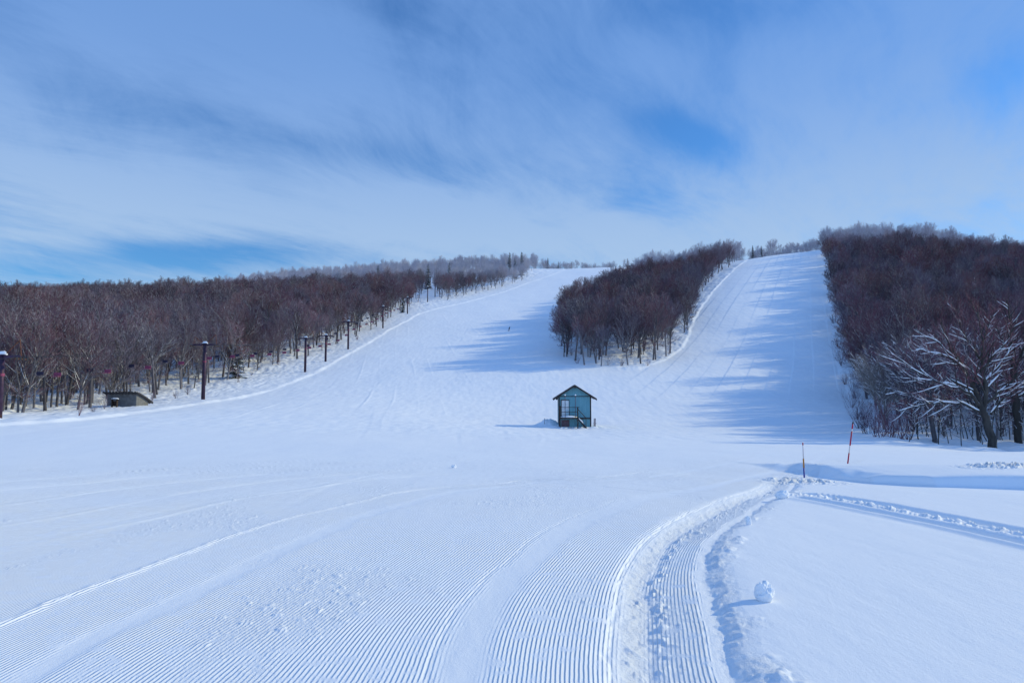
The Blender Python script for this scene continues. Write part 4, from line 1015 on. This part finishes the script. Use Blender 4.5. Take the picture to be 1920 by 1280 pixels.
# ------------------------------------------------------------------ piste marker poles
M_YEL = paint('ochre_band', (.42, .17, .03), .5, .15, 8); M_NAVY = paint('blue_band', (.02, .03, .25), .45, .15, 8); M_RED = paint('red_band', (.40, .012, .05), .45, .12, 8); M_PINK = paint('pale_faded_band', (.68, .60, .58), .5, .1, 8)
def marker(label, loc, L, bands, r, tilt):
    t = thing('marker_pole', label, 'marker pole', loc); t.rotation_euler = tilt
    for a, b, mt, nm, k in bands:
        m = MB(); m.tube([(0, 0, a*L), (0, 0, b*L)], [r*k]*2, 10); m.build(nm, mt, t, True)
x, y, z = at_px(1508, 895); L = 63*y/1280*1.02
marker('slim marker pole, pale top, ochre middle, blue foot, at the powder edge', (x, y, z), L, [(-.3, .28, M_NAVY, 'foot_band', 1), (.28, .54, M_YEL, 'middle_band', 1), (.54, .93, M_PINK, 'shaft', .75), (.93, 1.0, M_RED, 'tip', .8)], .026, (0, math.radians(-.5), 0))
u_, r_ = ur(1591, 857); y = 25.6; x = u_*y; z = r_*y
marker('red and white striped pole leaning right behind the powder bank', (x, y, z), 65*y/1280*1.02, [(-.35, .12, M_RED, 'red_band', 1), (.12, .33, M_PINK, 'white_band', .9), (.33, .73, M_RED, 'red_band', 1), (.73, .80, M_PINK, 'white_band', .9), (.80, .94, M_RED, 'red_band', 1), (.94, 1.0, M_DARKST, 'tip', 1)], .025, (0, math.radians(9.5), 0))
# ------------------------------------------------------------------ lumps of snow
def lump(px, py, wpx, hpx, label, seed):
    x, y, z = at_px(px, py); s = y/1280; bm = bmesh.new(); bmesh.ops.create_icosphere(bm, subdivisions=5, radius=1)
    co = np.array([v.co for v in bm.verts]); o1 = seed*3.1
    n = fbm(co[:, 0]*1.3 + o1, co[:, 1]*1.3 + co[:, 2]*.9, 3); n2 = fbm(co[:, 0]*4 + o1, co[:, 1]*4 - co[:, 2]*3.2, 3); n3 = np.abs(noise(co[:, 0]*1.7 - o1, co[:, 2]*1.7 + co[:, 1]))
    k = 1 + .22*n + .07*n2 - .14*n3
    for v, q in zip(bm.verts, k): v.co = Vector((v.co.x*wpx*.5*s*q, v.co.y*wpx*.45*s*q, (v.co.z*.62 + .42)*hpx*s*q))
    me = bpy.data.meshes.new('snow_lump'); bm.to_mesh(me); bm.free(); me.materials.append(M_SNOW); me.polygons.foreach_set('use_smooth', [True]*len(me.polygons))
    o = bpy.data.objects.new('snow_lump', me); COL.objects.link(o); o.location = (x, y, z); tag(o, label, 'snow lump', 'lumps of snow lying on the surface')
lump(1433, 1134, 35, 31, 'rolled snow ball lying alone on the smooth powder in front', 1)
lump(1466, 936, 24, 14, 'chunky snow block where the old ski tracks meet the groomed edge', 2)
lump(1404, 988, 11, 14, 'small upright snow chunk on the edge of the powder', 3)
lump(851, 876, 9, 6, 'tiny lone snow clod on the piste left of the hut', 4)
# ------------------------------------------------------------------ skier far up the run
M_CLOTH = paint('black_skiwear', (.02, .02, .026), .8, .2, 20); M_SKIN = paint('skin', (.45, .28, .2), .6, .1, 20); M_SKI = paint('ski', (.05, .05, .06), .4, .1, 20)
sx1, sy1, sz1 = at_px(954, 621)
def skin_body(name, verts, edges, mat, parent=None):
    me = bpy.data.meshes.new(name); me.from_pydata([v[0] for v in verts], [], edges); o = bpy.data.objects.new(name, me); COL.objects.link(o)
    o.modifiers.new('skin', 'SKIN'); sv = me.skin_vertices[0].data
    for i, v in enumerate(verts): sv[i].radius = (v[1], v[1]*.9); sv[i].use_root = i == 0
    ss = o.modifiers.new('smooth', 'SUBSURF'); ss.levels = 2; ss.render_levels = 2; me.materials.append(mat)
    if parent: o.parent = parent
    return o
BV = [((0, 0, .78), .15), ((.07, -.06, 1.02), .16), ((.17, -.12, 1.26), .17), ((.22, -.16, 1.40), .07), ((.27, -.2, 1.54), .105), ((.28, -.21, 1.66), .085),
      ((.11, -.02, .74), .11), ((.20, -.2, .47), .085), ((.14, -.02, .10), .06), ((.2, -.16, .05), .06),
      ((-.10, .02, .74), .11), ((-.04, -.2, .47), .085), ((-.1, -.02, .10), .06), ((-.04, -.16, .05), .06),
      ((.36, -.2, 1.28), .08), ((.46, -.42, 1.08), .055), ((.40, -.62, 1.12), .04), ((.40, -.68, 1.12), .045),
      ((-.02, -.08, 1.28), .08), ((-.14, -.3, 1.08), .055), ((-.06, -.52, 1.10), .04), ((-.05, -.58, 1.10), .045)]
BE = [(0, 1), (1, 2), (2, 3), (3, 4), (4, 5), (0, 6), (6, 7), (7, 8), (8, 9), (0, 10), (10, 11), (11, 12), (12, 13), (2, 14), (14, 15), (15, 16), (16, 17), (2, 18), (18, 19), (19, 20), (20, 21)]
sk = skin_body('person', BV, BE, M_CLOTH); sk.location = (sx1, sy1, sz1 + .04); sk.rotation_euler = (0, .25, -.6); tag(sk, 'lone skier in black crouching in a turn halfway down the wide piste', 'person')
m = MB(); m.tube([(0, 0, 1.46), (0, 0, 1.5), (0, 0, 1.62), (0, 0, 1.70), (0, 0, 1.72)], [.10, .125, .125, .08, .01], 12); hb = m.build('helmet', M_SKI, sk, True); hb.location = (.275, -.205, .0)
for s_, off in ((.14, 0), (-.1, 0)):
    m = MB(); m.box((-.045, -.85, -.02), (.045, .75, .0)); m.add([(-.045, -.85, 0), (.045, -.85, 0), (.03, -1.0, .1), (-.03, -1.0, .1), (0, -1.0, .1)], [(0, 1, 2, 4, 3)])
    o = m.build('ski', M_SKI); o.location = (sx1 + s_*.82, sy1 - s_*.56, sz1 + .05); o.rotation_euler = (0, .25, -.6)
    tag(o, 'black ski under the lone skier, the ' + ('downhill' if s_ > 0 else 'uphill') + ' one', 'ski', 'the skier\'s skis')
